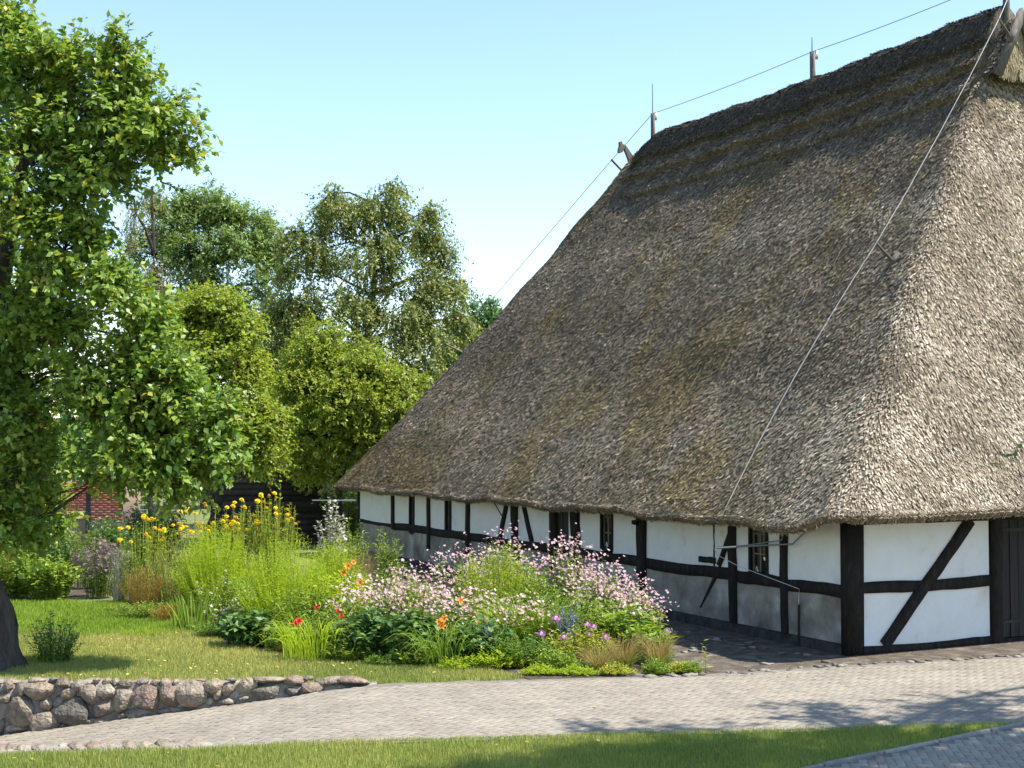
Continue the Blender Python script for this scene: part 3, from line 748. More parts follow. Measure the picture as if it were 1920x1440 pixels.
for sg in (-1, 1):
    V = []
    for u in (2.16, 2.26):
        for v, z in ((sg * .72, -1.20), (sg * .58, -1.27), (0, -.14), (0, .2)):
            V.append(tuple(HP(u, W_H / 2 + v, Z_R + z)))
    F = [(0,1,2,3),(7,6,5,4),(0,4,5,1),(1,5,6,2),(2,6,7,3),(3,7,4,0)]
    link('barge_board', mesh_np('barge_board', V, np.array(F), M['grey_wood']), house)

# carved horse head on the far end of the ridge
pc = Vector(HP(16.95, W_H / 2 - .05, Z_R - .33))
hp = [(570,985),(480,1000),(455,930),(436,880),(412,828),(398,822),(385,862),(362,874),(336,868),(338,838),(352,790),(350,742),(362,752),(372,733),(384,766),(418,776),(452,812),(500,878),(560,940)]
k = 41.0 / F_PX / 7.2 * 1.12; bm = bmesh.new(); fr = []; bk = []
for x, y in hp:
    dx = (x - 525) * k * 1.12; dz = -(y - 985) * k
    q = pc + Vector((E2[0], E2[1], 0)) * dx + Vector((0, 0, dz))
    fr.append(bm.verts.new(q - Vector((E1[0], E1[1], 0)) * .05)); bk.append(bm.verts.new(q + Vector((E1[0], E1[1], 0)) * .05))
bm.faces.new(fr); bm.faces.new(bk[::-1])
for i in range(len(fr)): j = (i + 1) % len(fr); bm.faces.new((fr[i], bk[i], bk[j], fr[j]))
bmesh.ops.recalc_face_normals(bm, faces=bm.faces[:]); bmesh.ops.triangulate(bm, faces=[f for f in bm.faces if len(f.verts) > 4])
me = bpy.data.meshes.new('horse_head'); bm.to_mesh(me); bm.free(); me.materials.append(M['grey_wood'])
link('horse_head', me, house)

# lightning rods on ridge posts
def rod_post(u, zt, zrod, label):
    c = HP(u, W_H / 2, Z_R - .2)
    o = empty('lightning_rod', c, label, 'lightning rod', 'lightning rods on the ridge')
    V, F = tube([c, c + Vector((.01, 0, (zt - c.z) * .5)), Vector((c.x, c.y, zt))], [.075, .07, .06], 6); 
    V2 = np.vstack([V, [[c.x, c.y, zt + .02]]]); top_ = [(12 + j, 12 + (j + 1) % 6, len(V2) - 1) for j in range(6)]
    link('post', mesh_np('post', V2, [F, np.array(top_)], M['grey_wood']), o)
    V, F = tube([Vector((c.x, c.y, zt - .1)), Vector((c.x, c.y, zrod))], [.02, .012], 5); link('rod', mesh_np('rod', V, F, M['wire']), o)
    V, F = box_np((c.x + .05, c.y - .16, zt - .22), (c.x + .11, c.y - .10, zt - .02)); link('clamp', mesh_np('clamp', V, F, M['zinc']), o)
    return Vector((c.x, c.y, zt))
ztop = lambda px, py, u: at(px, py, HP(u, W_H / 2).y).z
T1 = rod_post(15.95, ztop(1225, 213, 15.95), ztop(1225, 157, 15.95), 'lightning rod on a grey post by the horse head at the ridge end')
T2 = rod_post(8.75, ztop(1527, 97, 8.75), ztop(1527, 70, 8.75), 'lightning rod on a grey post standing midway along the ridge')
T3 = rod_post(2.6, T2.z, T2.z + .4, 'lightning rod on a grey post above the near gable')
def sagline(a, b_, sag, n_=14):
    return [a.lerp(b_, i / n_) - Vector((0, 0, sag * 4 * (i / n_) * (1 - i / n_))) for i in range(n_ + 1)]
V, F = tube(sagline(T1, T2, .05) + sagline(T2, T3, .05)[1:], .011, 4)
tag(link('ridge_wire', mesh_np('ridge_wire', V, F, M['wire'])), 'thin grey conductor wire strung between the posts along the ridge', 'wire')
# far hip cable
far = [T1, at(1147, 300, 41.2), at(926, 557, 43.2), at(833, 645, 43.8), at(715, 785, 44.6), at(596, 930, 45.2)]
V, F = tube(far, .012, 4)
fc = empty('conductor_cable', far[2], 'thin conductor cable running down the far hip of the roof', 'cable')
link('cable', mesh_np('cable', V, F, M['wire']), fc)
for px0, py0, px1, py1, Y0, Y1 in ((1146, 299, 1168, 322, 41.2, 41.35), (833, 644, 872, 664, 43.8, 44.0)):
    V, F = tube([at(px0, py0, Y0), at(px1, py1, Y1)], .035, 5); link('bracket', mesh_np('bracket', V, F, M['grey_wood']), fc)
V, F = tube([at(871, 650, 44.0), at(866, 690, 44.0)], .06, 5); link('bracket_foot', mesh_np('bracket_foot', V, F, M['grey_wood']), fc)
V, F = tube([at(586, 938, 45.2), at(668, 938, 44.4)], .03, 6); link('support_rod', mesh_np('support_rod', V, F, M['zinc']), fc)
# near cable with wooden standoffs
def standoff(parent, pt, pf, ln):
    loc, nn = roof_hit(*pf)
    if loc is None:
        loc = at(pf[0], pf[1], 27.4); nn = Vector((-E2[0] * .86, -E2[1] * .86, .51)).normalized()
    top_ = at(pt[0], pt[1], loc.y - ln)
    V, F = tube([top_, loc + nn * .02], [.026, .032], 6); link('standoff', mesh_np('standoff', V, F, M['grey_wood']), parent)
    # wedge board at its foot, lying down the slope
    dn = (Vector((0, 0, -1)) - nn * (-nn.z)).normalized(); sd = nn.cross(dn)
    V = []
    for a in (-.02, .07):
        for f, s_ in ((-.20, -.05), (-.20, .05), (.10, .05), (.10, -.05)):
            V.append(tuple(loc + dn * f + sd * s_ + nn * a))
    F = [(0,1,2,3),(7,6,5,4),(0,4,5,1),(1,5,6,2),(2,6,7,3),(3,7,4,0)]
    link('standoff_board', mesh_np('standoff_board', V, np.array(F), M['grey_wood']), parent)
    return top_
h1 = roof_hit(1676, 492)[0]
nc = empty('conductor_cable', h1, 'bright conductor cable running down the near thatch to a rod under the eave', 'cable')
B1 = standoff(nc, (1643, 456), (1676, 492), .45)
B0 = standoff(nc, (1873, 36), (1897, 72), .5)
eave = at(1352, 972, HP(tl(1352), -1.25).y); rg = at(1337, 1026, HP(tl(1340), -1.15).y)
eave = at(1352, 970, roof_hit(1352, 966)[0].y - .30)
def over(f, k_):
    px_, py_ = 1643 + (1352 - 1643) * f - 11 * 4 * f * (1 - f), 456 + (970 - 456) * f
    return px_, py_, B1.y + (eave.y - B1.y) * f - k_ * 4 * f * (1 - f)
fs_ = [i / 14 for i in range(1, 14)]; bulge_ = 0.0
for f in fs_:
    px_, py_, y_ = over(f, 0); lc = roof_hit(px_, py_)[0]
    if lc: bulge_ = max(bulge_, (y_ - (lc.y - .16)) / (4 * f * (1 - f)))
pts = [at(1896, -18, B0.y + .5), B0] + [B0.lerp(B1, f) - Vector((0, 0, .10 * 4 * f * (1 - f))) for f in (.25, .5, .75)] + [B1] + [at(*over(f, bulge_)) for f in fs_] + [eave, at(1340, 1000, rg.y), rg]
wall_in = wp('L', tl(1500), zl(1500, 1104), .05)
pts += [at(1346, 1041, rg.y), rg.lerp(wall_in, .3) - Vector((0, 0, .12)), rg.lerp(wall_in, .65) - Vector((0, 0, .06)), wall_in, wp('L', tl(1500), .8, .06), wp('L', tl(1500), .62, .06)]
V, F = tube(pts, .0065, 6); link('cable', mesh_np('cable', V, F, M['cable'], smooth=True), nc)
ra = at(1345, 1027, rg.y); rb_ = at(1382, 1025, HP(tl(1382), -.95).y); rc_ = at(1486, 1020, HP(tl(1486), -.30).y); rd = at(1512, 995, HP(tl(1512), -.12).y)
V, F = tube([ra, rb_], .024, 8); link('insulator', mesh_np('insulator', V, F, M['zinc']), nc)
V, F = tube([rb_, rc_, rd], .016, 6); link('bracket_arm', mesh_np('bracket_arm', V, F, M['wire']), nc)
V, F = tube([rb_, at(1466, 1013, HP(tl(1466), -.2).y), at(1472, 990, HP(tl(1470), -.05).y)], .012, 5); link('bracket_arm', mesh_np('bracket_arm', V, F, M['wire']), nc)
V, F = tube([wp('L', tl(1500), .70, .06), wp('L', tl(1500), -.05, .07)], [.018, .024], 6); link('earth_rod', mesh_np('earth_rod', V, F, M['iron']), nc)
# ------------------------------------------------------------------ vegetation : trees
M['bark'] = mat_noise('grey_bark', [(.3, (.035,.030,.025)), (.55, (.075,.065,.055)), (.8, (.15,.135,.115))], 5, .95, 1.0, 22, stretch=(1,1,.25), dist=.06)
M['bark_dark'] = mat_noise('dark_bark', [(.3, (.022,.019,.016)), (.7, (.06,.05,.042))], 6, .95, .8, 20, stretch=(1,1,.3), dist=.04)
M['lf_apple'] = mat_leaf('apple_leaves', [(0, (.040,.085,.012)), (.45, (.075,.135,.022)), (.8, (.125,.175,.030)), (.95, (.20,.21,.035)), (1, (.30,.20,.03))], .38, .42, .45)
M['lf_birch'] = mat_leaf('birch_leaves', [(0, (.036,.066,.016)), (.5, (.078,.112,.028)), (.85, (.125,.145,.038)), (1, (.20,.18,.05))], .35, .45, .4)
M['lf_ash'] = mat_leaf('ash_leaves', [(0, (.042,.080,.024)), (.6, (.080,.130,.038)), (1, (.125,.165,.055))], .35, .5, .4)
M['lf_hazel'] = mat_leaf('hazel_leaves', [(0, (.055,.095,.012)), (.5, (.11,.165,.018)), (.85, (.18,.215,.028)), (1, (.26,.24,.04))], .4, .5, .35)
M['lf_elder'] = mat_leaf('elder_leaves', [(0, (.055,.100,.012)), (.5, (.115,.175,.018)), (.85, (.20,.23,.03)), (1, (.30,.27,.07))], .4, .5, .35)
M['lf_far'] = mat_leaf('far_leaves', [(0, (.026,.065,.018)), (.6, (.050,.105,.028)), (1, (.085,.145,.040))], .35, .5, .35)
M['lf_dark'] = mat_leaf('dark_leaves', [(0, (.022,.050,.012)), (.6, (.045,.088,.020)), (1, (.10,.15,.04))], .3, .45, .4)
M['lf_brown'] = mat_leaf('thin_birch_leaves', [(0, (.10,.085,.035)), (.6, (.16,.135,.055)), (1, (.22,.19,.08))], .35, .5, .3)

def gain(mats, k, kr=1.0):
    for q in mats:
        for nd in M[q].node_tree.nodes:
            if nd.type == 'VALTORGB':
                for e in nd.color_ramp.elements:
                    c = e.color; e.color = (min(.8, c[0] * k * kr), min(.8, c[1] * k), min(.8, c[2] * k), 1)
gain(['lf_apple'], 2.05, 1.12); gain(['lf_hazel', 'lf_elder'], 1.9, 1.12); gain(['lf_birch'], 2.1, 1.15); gain(['lf_ash'], 2.3, 1.15); gain(['lf_far', 'lf_brown'], 1.8); gain(['lf_dark'], 1.2)
def tree(name, label, base, trunk, lobes, mat, leaf=LEAF2, lsize=.09, lw=1.0, clumps=26, clump_r=.45, twigs=9, tlen=.55, nleaf=9,
         hang=0.0, bark='bark_dark', cat='tree', group=None, shell=.55, spread=.75, upness=.35, sides=8, limb_r=.07, kind=None):
    """trunk: list of (point, radius); lobes: list of (centre, radii, share)"""
    root = empty(name, base, label, cat, group)
    if trunk:
        V, F = tube([q[0] for q in trunk], [q[1] for q in trunk], sides)
        if sides > 10:
            pp = [Vector(q[0]) for q in trunk]; rr_ = [q[1] for q in trunk]; P2 = []; R2 = []
            for i in range((len(pp) - 1) * 5 + 1):
                a_, f_ = min(i // 5, len(pp) - 2), (i - min(i // 5, len(pp) - 2) * 5) / 5
                P2.append(pp[a_].lerp(pp[a_ + 1], f_)); R2.append(rr_[a_] * (1 - f_) + rr_[a_ + 1] * f_)
            sides = 28; V, F = tube(P2, R2, sides)
            for i in range(len(P2)):
                for j in range(sides):
                    k = i * sides + j; an = 2 * math.pi * j / sides
                    d = 1 + .07 * math.sin(an * 3 + i * .18) + .045 * math.sin(an * 7 - i * .25) + .035 * math.sin(an * 11 + i * .9) + random.uniform(-.02, .02) + .10 * max(0, 1 - i / 4) * math.sin(an * 5)
                    V[k] = np.array(P2[i]) + (V[k] - np.array(P2[i])) * d
        tr = link('trunk', mesh_np('trunk', V, F, M[bark], smooth=True), root)
    tb = Buf(); lb = Buf()
    tpts = [Vector(q[0]) for q in trunk] if trunk else [Vector(base)]
    for c, rad, share in lobes:
        c = Vector(c); rad = np.array(rad, dtype=float)
        st = min(tpts[1:] or tpts, key=lambda q: (q - c).length + max(0, q.z - c.z) * 2)
        mid = st.lerp(c, .5) + Vector((random.uniform(-.2, .2), random.uniform(-.2, .2), .12 * (c - st).length))
        lr = limb_r * (.4 if sides > 10 and c.z < 4.6 else 1); V, F = tube([st, mid, c], [lr * 1.6, lr, lr * .6], 5); tb.add(V, F)
        ncl = max(3, int(clumps * share))
        dirs = rdir(ncl); rr = shell + (1 - shell) * rng.random(ncl) ** .6
        cc = np.array(c) + dirs * rad * rr[:, None]
        for q, d in zip(cc, dirs):
            qv = Vector(q)
            m2 = c.lerp(qv, .55) + Vector((0, 0, .10 * (qv - c).length))
            V, F = tube([c, m2, qv], [limb_r * .5, limb_r * .3, .010], 4); tb.add(V, F)
        # twigs of every clump
        k = ncl * twigs
        own = np.repeat(np.arange(ncl), twigs)
        P0 = cc[own] + rng.normal(0, .35, (k, 3)) * clump_r
        D = norm(dirs[own] * spread + rdir(k) * .75 + np.array([0, 0, upness]))
        if hang > 0: D = norm(D * (1 - hang) + np.array([0, 0, -1.0]) * hang + rdir(k) * .12)
        TL = tlen * rng.uniform(.6, 1.35, k)
        # twig wood: thin triangles
        sd = norm(np.cross(D, rdir(k))) * .007
        E_ = P0 + D * TL[:, None]
        V = np.stack([P0 - sd, P0 + sd, E_], 1).reshape(-1, 3); tb.add(V, np.arange(k)[:, None] * 3 + np.arange(3)[None])
        # leaves
        n_ = k * nleaf
        own2 = np.repeat(np.arange(k), nleaf); tt = np.tile((np.arange(nleaf) + .4) / nleaf, k) + rng.uniform(-.06, .06, n_)
        bow = (tt ** 2)[:, None] * np.array([0, 0, -.18]) * TL[own2][:, None]
        P = P0[own2] + D[own2] * (TL[own2] * tt)[:, None] + bow + rng.normal(0, .012, (n_, 3))
        lat = norm(np.cross(D[own2], rdir(n_)))
        A = norm(D[own2] * .55 + lat * .8 + rdir(n_) * .25 + np.array([0, 0, -.28 - hang * .5]))
        N = norm(np.array([0, 0, 1.0]) + dirs[own][own2] * .45 + rdir(n_) * .65)
        Ls = lsize * rng.uniform(.45, 1.3, n_)
        V, F, rr_ = scatter(leaf, P, A, N, Ls, lw)
        # colour by leaf, with a little by twig
        rr_ = np.clip(rr_ * .65 + np.repeat(rng.random(k)[own2], len(leaf[0])) * .35, 0, 1)
        lb.add(V, F, rr_)
    if tb.n: link('branches', tb.mesh('branches', [M[bark]]), root)
    crown = link('crown', lb.mesh('crown', [M[mat]]), root)
    return root
def sprigs(lobes, n_, Y, share=.07, size=16):
    out = []
    for _ in range(n_):
        c, rad, _s = random.choice(lobes); d = Vector(rdir(1)[0]); d.z = abs(d.z) * .9 + .05; d.y *= .6; d.normalize()
        q = Vector((c[0] + d.x * rad[0] * 1.25, c[1] + d.y * rad[1] * 1.2, c[2] + d.z * rad[2] * 1.35)); k = size * Y / F_PX * random.uniform(.6, 1.3)
        out.append((q, (k, k, k * 1.2), share))
    return lobes + out
def lobe(px, py, Y, rpx, rpy=None, ry=None, share=1.0):
    cut = (.26 if Y < 30 else .42) / Y * F_PX; rpy = max(rpx * .3, (rpy or rpx) - cut * .8); rpx = max(rpx * .35, rpx - cut)
    k = Y / F_PX; rx = rpx * k; rz = (rpy or rpx) * k
    return (at(px, py, Y), (rx, ry if ry else (rx + rz) / 2, rz), share)

# --- big apple tree at the left, in front
tb = gnd(-8, 1258); tb = Vector((tb.x - .33, tb.y + .35, 0))
trunk = [(tb + Vector((.03, 0, -.1)), .62), (tb + Vector((.0, 0, .25)), .50), (tb + Vector((-.05, 0, .8)), .46), (tb + Vector((-.35, .05, 1.5)), .42), (tb + Vector((-.75, .1, 2.4)), .38), (tb + Vector((-.6, .2, 3.6)), .30), (tb + Vector((-.2, .3, 5.0)), .22), (tb + Vector((.2, .3, 6.8)), .14), (tb + Vector((.5, .3, 8.4)), .07)]
lobes = [lobe(165, 205, 20.6, 105, 95, .9, 1.1), lobe(270, 262, 20.4, 56, 48, .5, .5), lobe(60, 150, 21.0, 95, 90, .9, 1), lobe(40, 330, 20.4, 110, 120, 1.0, 1.2), lobe(190, 340, 20.8, 90, 75, .8, .8),
 lobe(240, 150, 20.6, 40, 40, .35, .3), lobe(-60, 60, 21.2, 120, 110, 1.2, .8), lobe(-90, 300, 20.8, 130, 160, 1.3, .8),
 lobe(120, 470, 20.6, 105, 80, .85, 1.0), lobe(215, 545, 20.2, 62, 55, .55, .6), lobe(20, 560, 21.3, 100, 110, 1.0, .8), lobe(-110, 600, 21.4, 130, 160, 1.2, .6),
 lobe(210, 740, 21.2, 100, 90, .8, 1.2), lobe(300, 720, 21.2, 90, 75, .7, .9), lobe(350, 810, 21.3, 75, 80, .65, .95), lobe(240, 850, 21.3, 95, 80, .75, 1.1), lobe(330, 890, 21.5, 75, 50, .6, .7),
 lobe(60, 760, 22.2, 90, 130, .9, .8), lobe(40, 880, 22.6, 100, 80, .9, .8), lobe(130, 640, 21.2, 90, 80, .8, .7), lobe(270, 640, 21.0, 60, 60, .5, .4), lobe(30, 960, 23.0, 90, 55, .7, .7), lobe(0, 690, 21.6, 70, 70, .6, .55), lobe(40, 800, 21.0, 60, 60, .5, .5), lobe(0, 790, 22.0, 80, 90, .6, .5), lobe(20, 900, 20.9, 70, 60, .5, .5), lobe(-10, 990, 20.9, 60, 50, .5, .45), lobe(60, 985, 22.8, 60, 45, .5, .4), lobe(-60, 900, 22.5, 90, 120, 1, .6), lobe(330, 225, 20.4, 24, 18, .3, .14), lobe(340, 300, 20.4, 24, 18, .3, .14), lobe(225, 95, 20.4, 20, 20, .3, .1), lobe(120, 110, 20.6, 40, 26, .4, .2), lobe(15, 60, 20.8, 30, 50, .4, .25), lobe(270, 590, 20.9, 36, 30, .4, .2), lobe(405, 770, 21.2, 28, 40, .4, .25), lobe(415, 860, 21.4, 20, 40, .3, .2)]
tree('apple_tree', 'large yellow green apple tree with a thick leaning trunk on the left lawn', tb, trunk, sprigs(lobes, 26, 20.5, .06, 12), 'lf_apple', LEAF4, .118, 1.15, clumps=36, clump_r=.32, twigs=11, tlen=.38, nleaf=9, bark='bark', shell=.35, sides=14, limb_r=.024)
# its upright shoots
sh = Buf(); stw = Buf()
apple = bpy.data.objects['apple_tree']
for pxs in ([(195, 190), (205, 120), (220, 60)], [(205, 150), (240, 90), (282, 63)], [(300, 250), (340, 250), (368, 258)], [(290, 285), (330, 300), (362, 300)], [(70, 110), (85, 75), (75, 62)], [(120, 130), (125, 100), (132, 88)], [(300, 340), (325, 350), (345, 355)], [(0, 60), (12, 30), (10, -10)]):
    pts = [at(x, y, 20.2) for x, y in pxs]
    V, F = tube(pts, [.012, .008, .004], 4); link('shoot', mesh_np('shoot', V, F, M['bark_dark']), apple)
    n_ = 26; tt = rng.random(n_) * 1.98; i0 = tt.astype(int)
    arr = np.array([tuple(q) for q in pts]); P = arr[i0] + (arr[i0 + 1] - arr[i0]) * (tt - i0)[:, None]
    D = norm(arr[i0 + 1] - arr[i0]); A = norm(D * .6 + rdir(n_) * .9 + np.array([0, 0, -.2]))
    V, F, r_ = scatter(LEAF4, P, A, norm(rdir(n_) * .8 + np.array([0, 0, 1.])), .10 * rng.uniform(.6, 1.1, n_), 1.1); sh.add(V, F, r_)
link('shoot_leaves', sh.mesh('shoot_leaves', [M['lf_apple']]), apple, 'stuff')

# --- weeping birch behind the shed
def trunk_to(base, top, r0, n_=7, wob=.25):
    b_, t_ = Vector(base), Vector(top)
    return [(b_.lerp(t_, i / n_) + Vector((random.uniform(-wob, wob), random.uniform(-wob, wob), 0)) * (i > 0), r0 * (1 - .85 * i / n_) + .02) for i in range(n_ + 1)]
Y = 56
bb = Vector((at(690, 900, Y).x, Y, 0))
lobes = [lobe(715, 385, Y, 55, 40, 1.2, .7), lobe(640, 400, Y, 60, 45, 1.2, .7), lobe(785, 430, Y, 55, 45, 1.2, .7), lobe(590, 470, Y, 60, 55, 1.3, .8), lobe(700, 470, Y - 1, 70, 55, 1.3, .9), lobe(815, 520, Y, 50, 55, 1.2, .7),
 lobe(560, 560, Y, 60, 60, 1.3, .8), lobe(660, 560, Y - 1.2, 70, 55, 1.4, .8), lobe(760, 570, Y - 1, 70, 60, 1.4, .9), lobe(600, 640, Y, 70, 50, 1.3, .7), lobe(720, 650, Y - 1.4, 80, 55, 1.4, 1), lobe(810, 630, Y - .8, 55, 60, 1.2, .7),
 lobe(770, 700, Y - 1.4, 70, 45, 1.2, .6), lobe(850, 535, Y, 34, 26, .6, .3), lobe(740, 352, Y, 26, 18, .5, .2), lobe(628, 362, Y, 26, 18, .5, .2), lobe(800, 395, Y, 28, 16, .5, .2), lobe(835, 470, Y, 24, 16, .5, .18), lobe(555, 440, Y, 32, 18, .5, .22), lobe(540, 510, Y, 26, 20, .5, .2), lobe(855, 600, Y, 34, 30, .7, .3), lobe(530, 600, Y, 50, 50, 1.1, .5), lobe(520, 670, Y, 55, 50, 1.2, .7), lobe(640, 710, Y, 80, 45, 1.3, .8), lobe(570, 730, Y, 70, 50, 1.2, .8)]
tree('birch_tree', 'tall drooping birch with yellowish leaf curtains rising behind the dark shed', bb, trunk_to(bb, at(700, 380, Y), .28), lobes, 'lf_birch', LEAF2, .125, 1.25, clumps=31, clump_r=.50, twigs=15, tlen=.85, nleaf=14, hang=.46, shell=.3, upness=.1, spread=1.0, limb_r=.035)
# --- ash behind, darker and bluer
Y = 72; ab = Vector((at(390, 900, Y).x, Y, 0))
lobes = [lobe(375, 405, Y, 40, 32, 1.2, .6), lobe(425, 415, Y, 38, 32, 1.2, .6), lobe(330, 430, Y, 50, 40, 1.3, .7), lobe(490, 455, Y, 32, 40, 1.1, .5), lobe(445, 470, Y - 1, 55, 40, 1.4, .8), lobe(365, 480, Y - 1, 60, 45, 1.5, .9), lobe(290, 480, Y, 55, 50, 1.4, .7),
 lobe(500, 530, Y, 40, 50, 1.3, .6), lobe(420, 550, Y, 65, 50, 1.5, .8), lobe(330, 560, Y, 60, 55, 1.5, .7), lobe(470, 610, Y, 65, 60, 1.4, .7), lobe(250, 540, Y, 40, 60, 1.4, .5), lobe(352, 385, Y, 20, 18, .6, .25), lobe(400, 378, Y, 18, 16, .6, .22), lobe(450, 405, Y, 18, 20, .6, .22), lobe(500, 420, Y, 16, 18, .5, .2), lobe(300, 400, Y, 24, 22, .6, .22), lobe(515, 480, Y, 18, 24, .5, .2), lobe(400, 640, Y, 80, 60, 1.5, .6), lobe(300, 650, Y, 80, 60, 1.5, .6), lobe(520, 690, Y, 60, 60, 1.5, .6)]
tree('ash_tree', 'tall dark green ash tree standing behind the apple and the birch', ab, trunk_to(ab, at(400, 420, Y), .4), sprigs(lobes, 18, Y, .12), 'lf_ash', LEAF2, .20, .8, clumps=40, clump_r=.55, twigs=12, tlen=.8, nleaf=11, shell=.4, upness=.5)
# --- thin, half bare birch
Y = 64; hb = Vector((at(285, 900, Y).x, Y, 0))
tree('bare_birch_tree', 'thin brownish birch with sparse hanging twigs between apple and ash', hb, trunk_to(hb, at(285, 470, Y), .12), [lobe(290, 520, Y, 45, 50, .9, .7), lobe(255, 400, Y, 40, 60, .9, .35), lobe(300, 600, Y, 40, 50, .9, .6), lobe(285, 350, Y, 25, 25, .6, .12)], 'lf_brown', LEAF2, .10, .9, clumps=42, clump_r=.5, twigs=9, tlen=1.2, nleaf=9, hang=.7, shell=.2, upness=0)
# --- hazel
Y = 40; hz = Vector((at(395, 900, Y).x, Y, 0))
lobes = [lobe(400, 580, Y, 55, 38, .8, .6), lobe(345, 600, Y, 50, 45, .8, .6), lobe(450, 620, Y, 45, 45, .8, .6), lobe(380, 670, Y - .6, 80, 55, 1, 1.1), lobe(460, 700, Y - .4, 50, 60, .9, .8), lobe(430, 780, Y - .8, 75, 60, 1, 1), lobe(490, 800, Y - .4, 55, 60, .9, .8), lobe(360, 760, Y, 60, 70, .9, .6), lobe(440, 850, Y - .4, 80, 40, 1, .7), lobe(510, 860, Y, 40, 30, .8, .4)]
tree('hazel_bush', 'yellow green hazel bush between the apple tree and the domed elder', hz, trunk_to(hz, at(400, 640, Y), .14), sprigs(lobes, 22, Y), 'lf_hazel', LEAF2, .115, 1.3, clumps=48, clump_r=.36, twigs=13, tlen=.5, nleaf=9, shell=.5, cat='bush')
# --- elder, domed, in bloom remains
Y = 46; el = Vector((at(645, 930, Y).x, Y, 0))
lobes = [lobe(590, 665, Y, 71, 50, .9, .9), lobe(690, 705, Y - .3, 76, 50, .9, .9), lobe(570, 730, Y - .4, 76, 67, 1, 1), lobe(650, 760, Y - .8, 96, 72, 1.2, 1.2), lobe(735, 760, Y - .2, 61, 57, .9, .8), lobe(600, 820, Y - .5, 91, 62, 1.1, 1), lobe(690, 830, Y - .3, 86, 62, 1, .9), lobe(540, 800, Y, 56, 72, .9, .6), lobe(620, 880, Y, 86, 40, 1, .5)]
tree('elder_bush', 'domed bright lime green elder bush beside the far roof hip', el, trunk_to(el, at(645, 720, Y), .16), sprigs(lobes, 26, Y), 'lf_elder', LEAF2, .115, .9, clumps=56, clump_r=.42, twigs=13, tlen=.42, nleaf=10, shell=.62, upness=.6, cat='bush')
# --- trees beyond the roof
Y = 85
for i, (px, py, rx, ry, lab) in enumerate([(905, 600, 40, 40, 'round green tree peeping over the far roof slope'), (975, 640, 55, 60, 'dark tree top behind the roof where cable meets thatch'), (855, 640, 40, 50, 'green tree between drooping birch and roof')]):
    fb = Vector((at(px, 900, Y).x, Y + i, 0))
    tree('oak_tree', lab, fb, trunk_to(fb, at(px, py, Y + i), .3), [lobe(px, py, Y + i, rx, ry, 1.4, 1), lobe(px - 15, py + 60, Y + i, rx * 1.1, ry, 1.5, .9), lobe(px + 15, py + 120, Y + i, rx * 1.2, ry * 1.1, 1.5, .8)], 'lf_far', LEAF2, .22, 1.1, clumps=50, clump_r=.6, twigs=10, tlen=.7, nleaf=9, shell=.45, group='trees beyond the roof')
# --- far wood closing the horizon
lb = Buf()
for i in range(150):
    px = -700 + i * 22 + random.uniform(-10, 10); Yf = random.uniform(92, 120); hgt = random.uniform(4, 8.5)
    c = at(px, 800, Yf); n_ = 170
    P = np.array([c.x, Yf, hgt * .5]) + rdir(n_) * np.array([2.8, 2.0, hgt * .55]) * rng.uniform(.5, 1, (n_, 1)); P[:, 2] = np.maximum(P[:, 2], .1)
    V, F, r_ = scatter(LEAF2, P, rdir(n_), norm(rdir(n_) + np.array([0, -.3, .8])), .95 * rng.uniform(.5, 1.2, n_), 1.2); lb.add(V, F, r_)
far = link('far_wood', lb.mesh('far_wood', [M['lf_far']])); tag(far, 'distant belt of green wood closing the horizon', 'wood', None, 'stuff')
# --- lime tree outside the frame on the right, it throws the dappled shade
rb = Vector((11.4, 13.6, 0))
lobes = []
for xs_, ys_, rx_, sh_ in ((-.6, 14.5, .9, .5), (.6, 15.0, 1.0, .6), (1.4, 14.7, 1.1, .7), (.9, 15.75, .8, .4), (2.2, 15.9, .9, .5), (2.7, 14.9, 1.0, .6), (3.9, 15.6, 1.0, .6), (3.6, 16.55, .7, .3), (4.6, 14.6, 1.1, .7), (5.6, 15.4, 1.0, .6), (5.3, 16.4, .8, .35), (6.6, 16.2, 1.0, .6),
                          (4.2, 17.55, .9, .28), (5.4, 17.75, .9, .35), (6.6, 17.5, 1.0, .5), (7.6, 18.3, 1.0, .5), (5.6, 18.75, .8, .25), (6.4, 18.9, .6, .18), (3.6, 18.3, .5, .14), (8.6, 19.4, 1.1, .5), (9.4, 21.6, .8, .4), (2.2, 17.0, .5, .12), (1.0, 16.9, .5, .12)):
    h_ = random.uniform(9.8, 13.0)
    sh_ *= 1.5 if ys_ < 16.6 else 1.1; lobes.append(((xs_ + .3 + SUN.x / SUN.z * h_, ys_ + SUN.y / SUN.z * h_, h_), (rx_, rx_ * .42, .5), sh_))
lobes.append((at(2035, 800, 14.5), (.08, .08, .08), .08))
tree('lime_tree', 'tall broad tree at the right edge shading the path', rb, trunk_to(rb, (10.2, 14.0, 13.5), .42), lobes, 'lf_far', LEAF2, .13, 1.2, clumps=34, clump_r=.42, twigs=8, tlen=.45, nleaf=8, shell=.2)

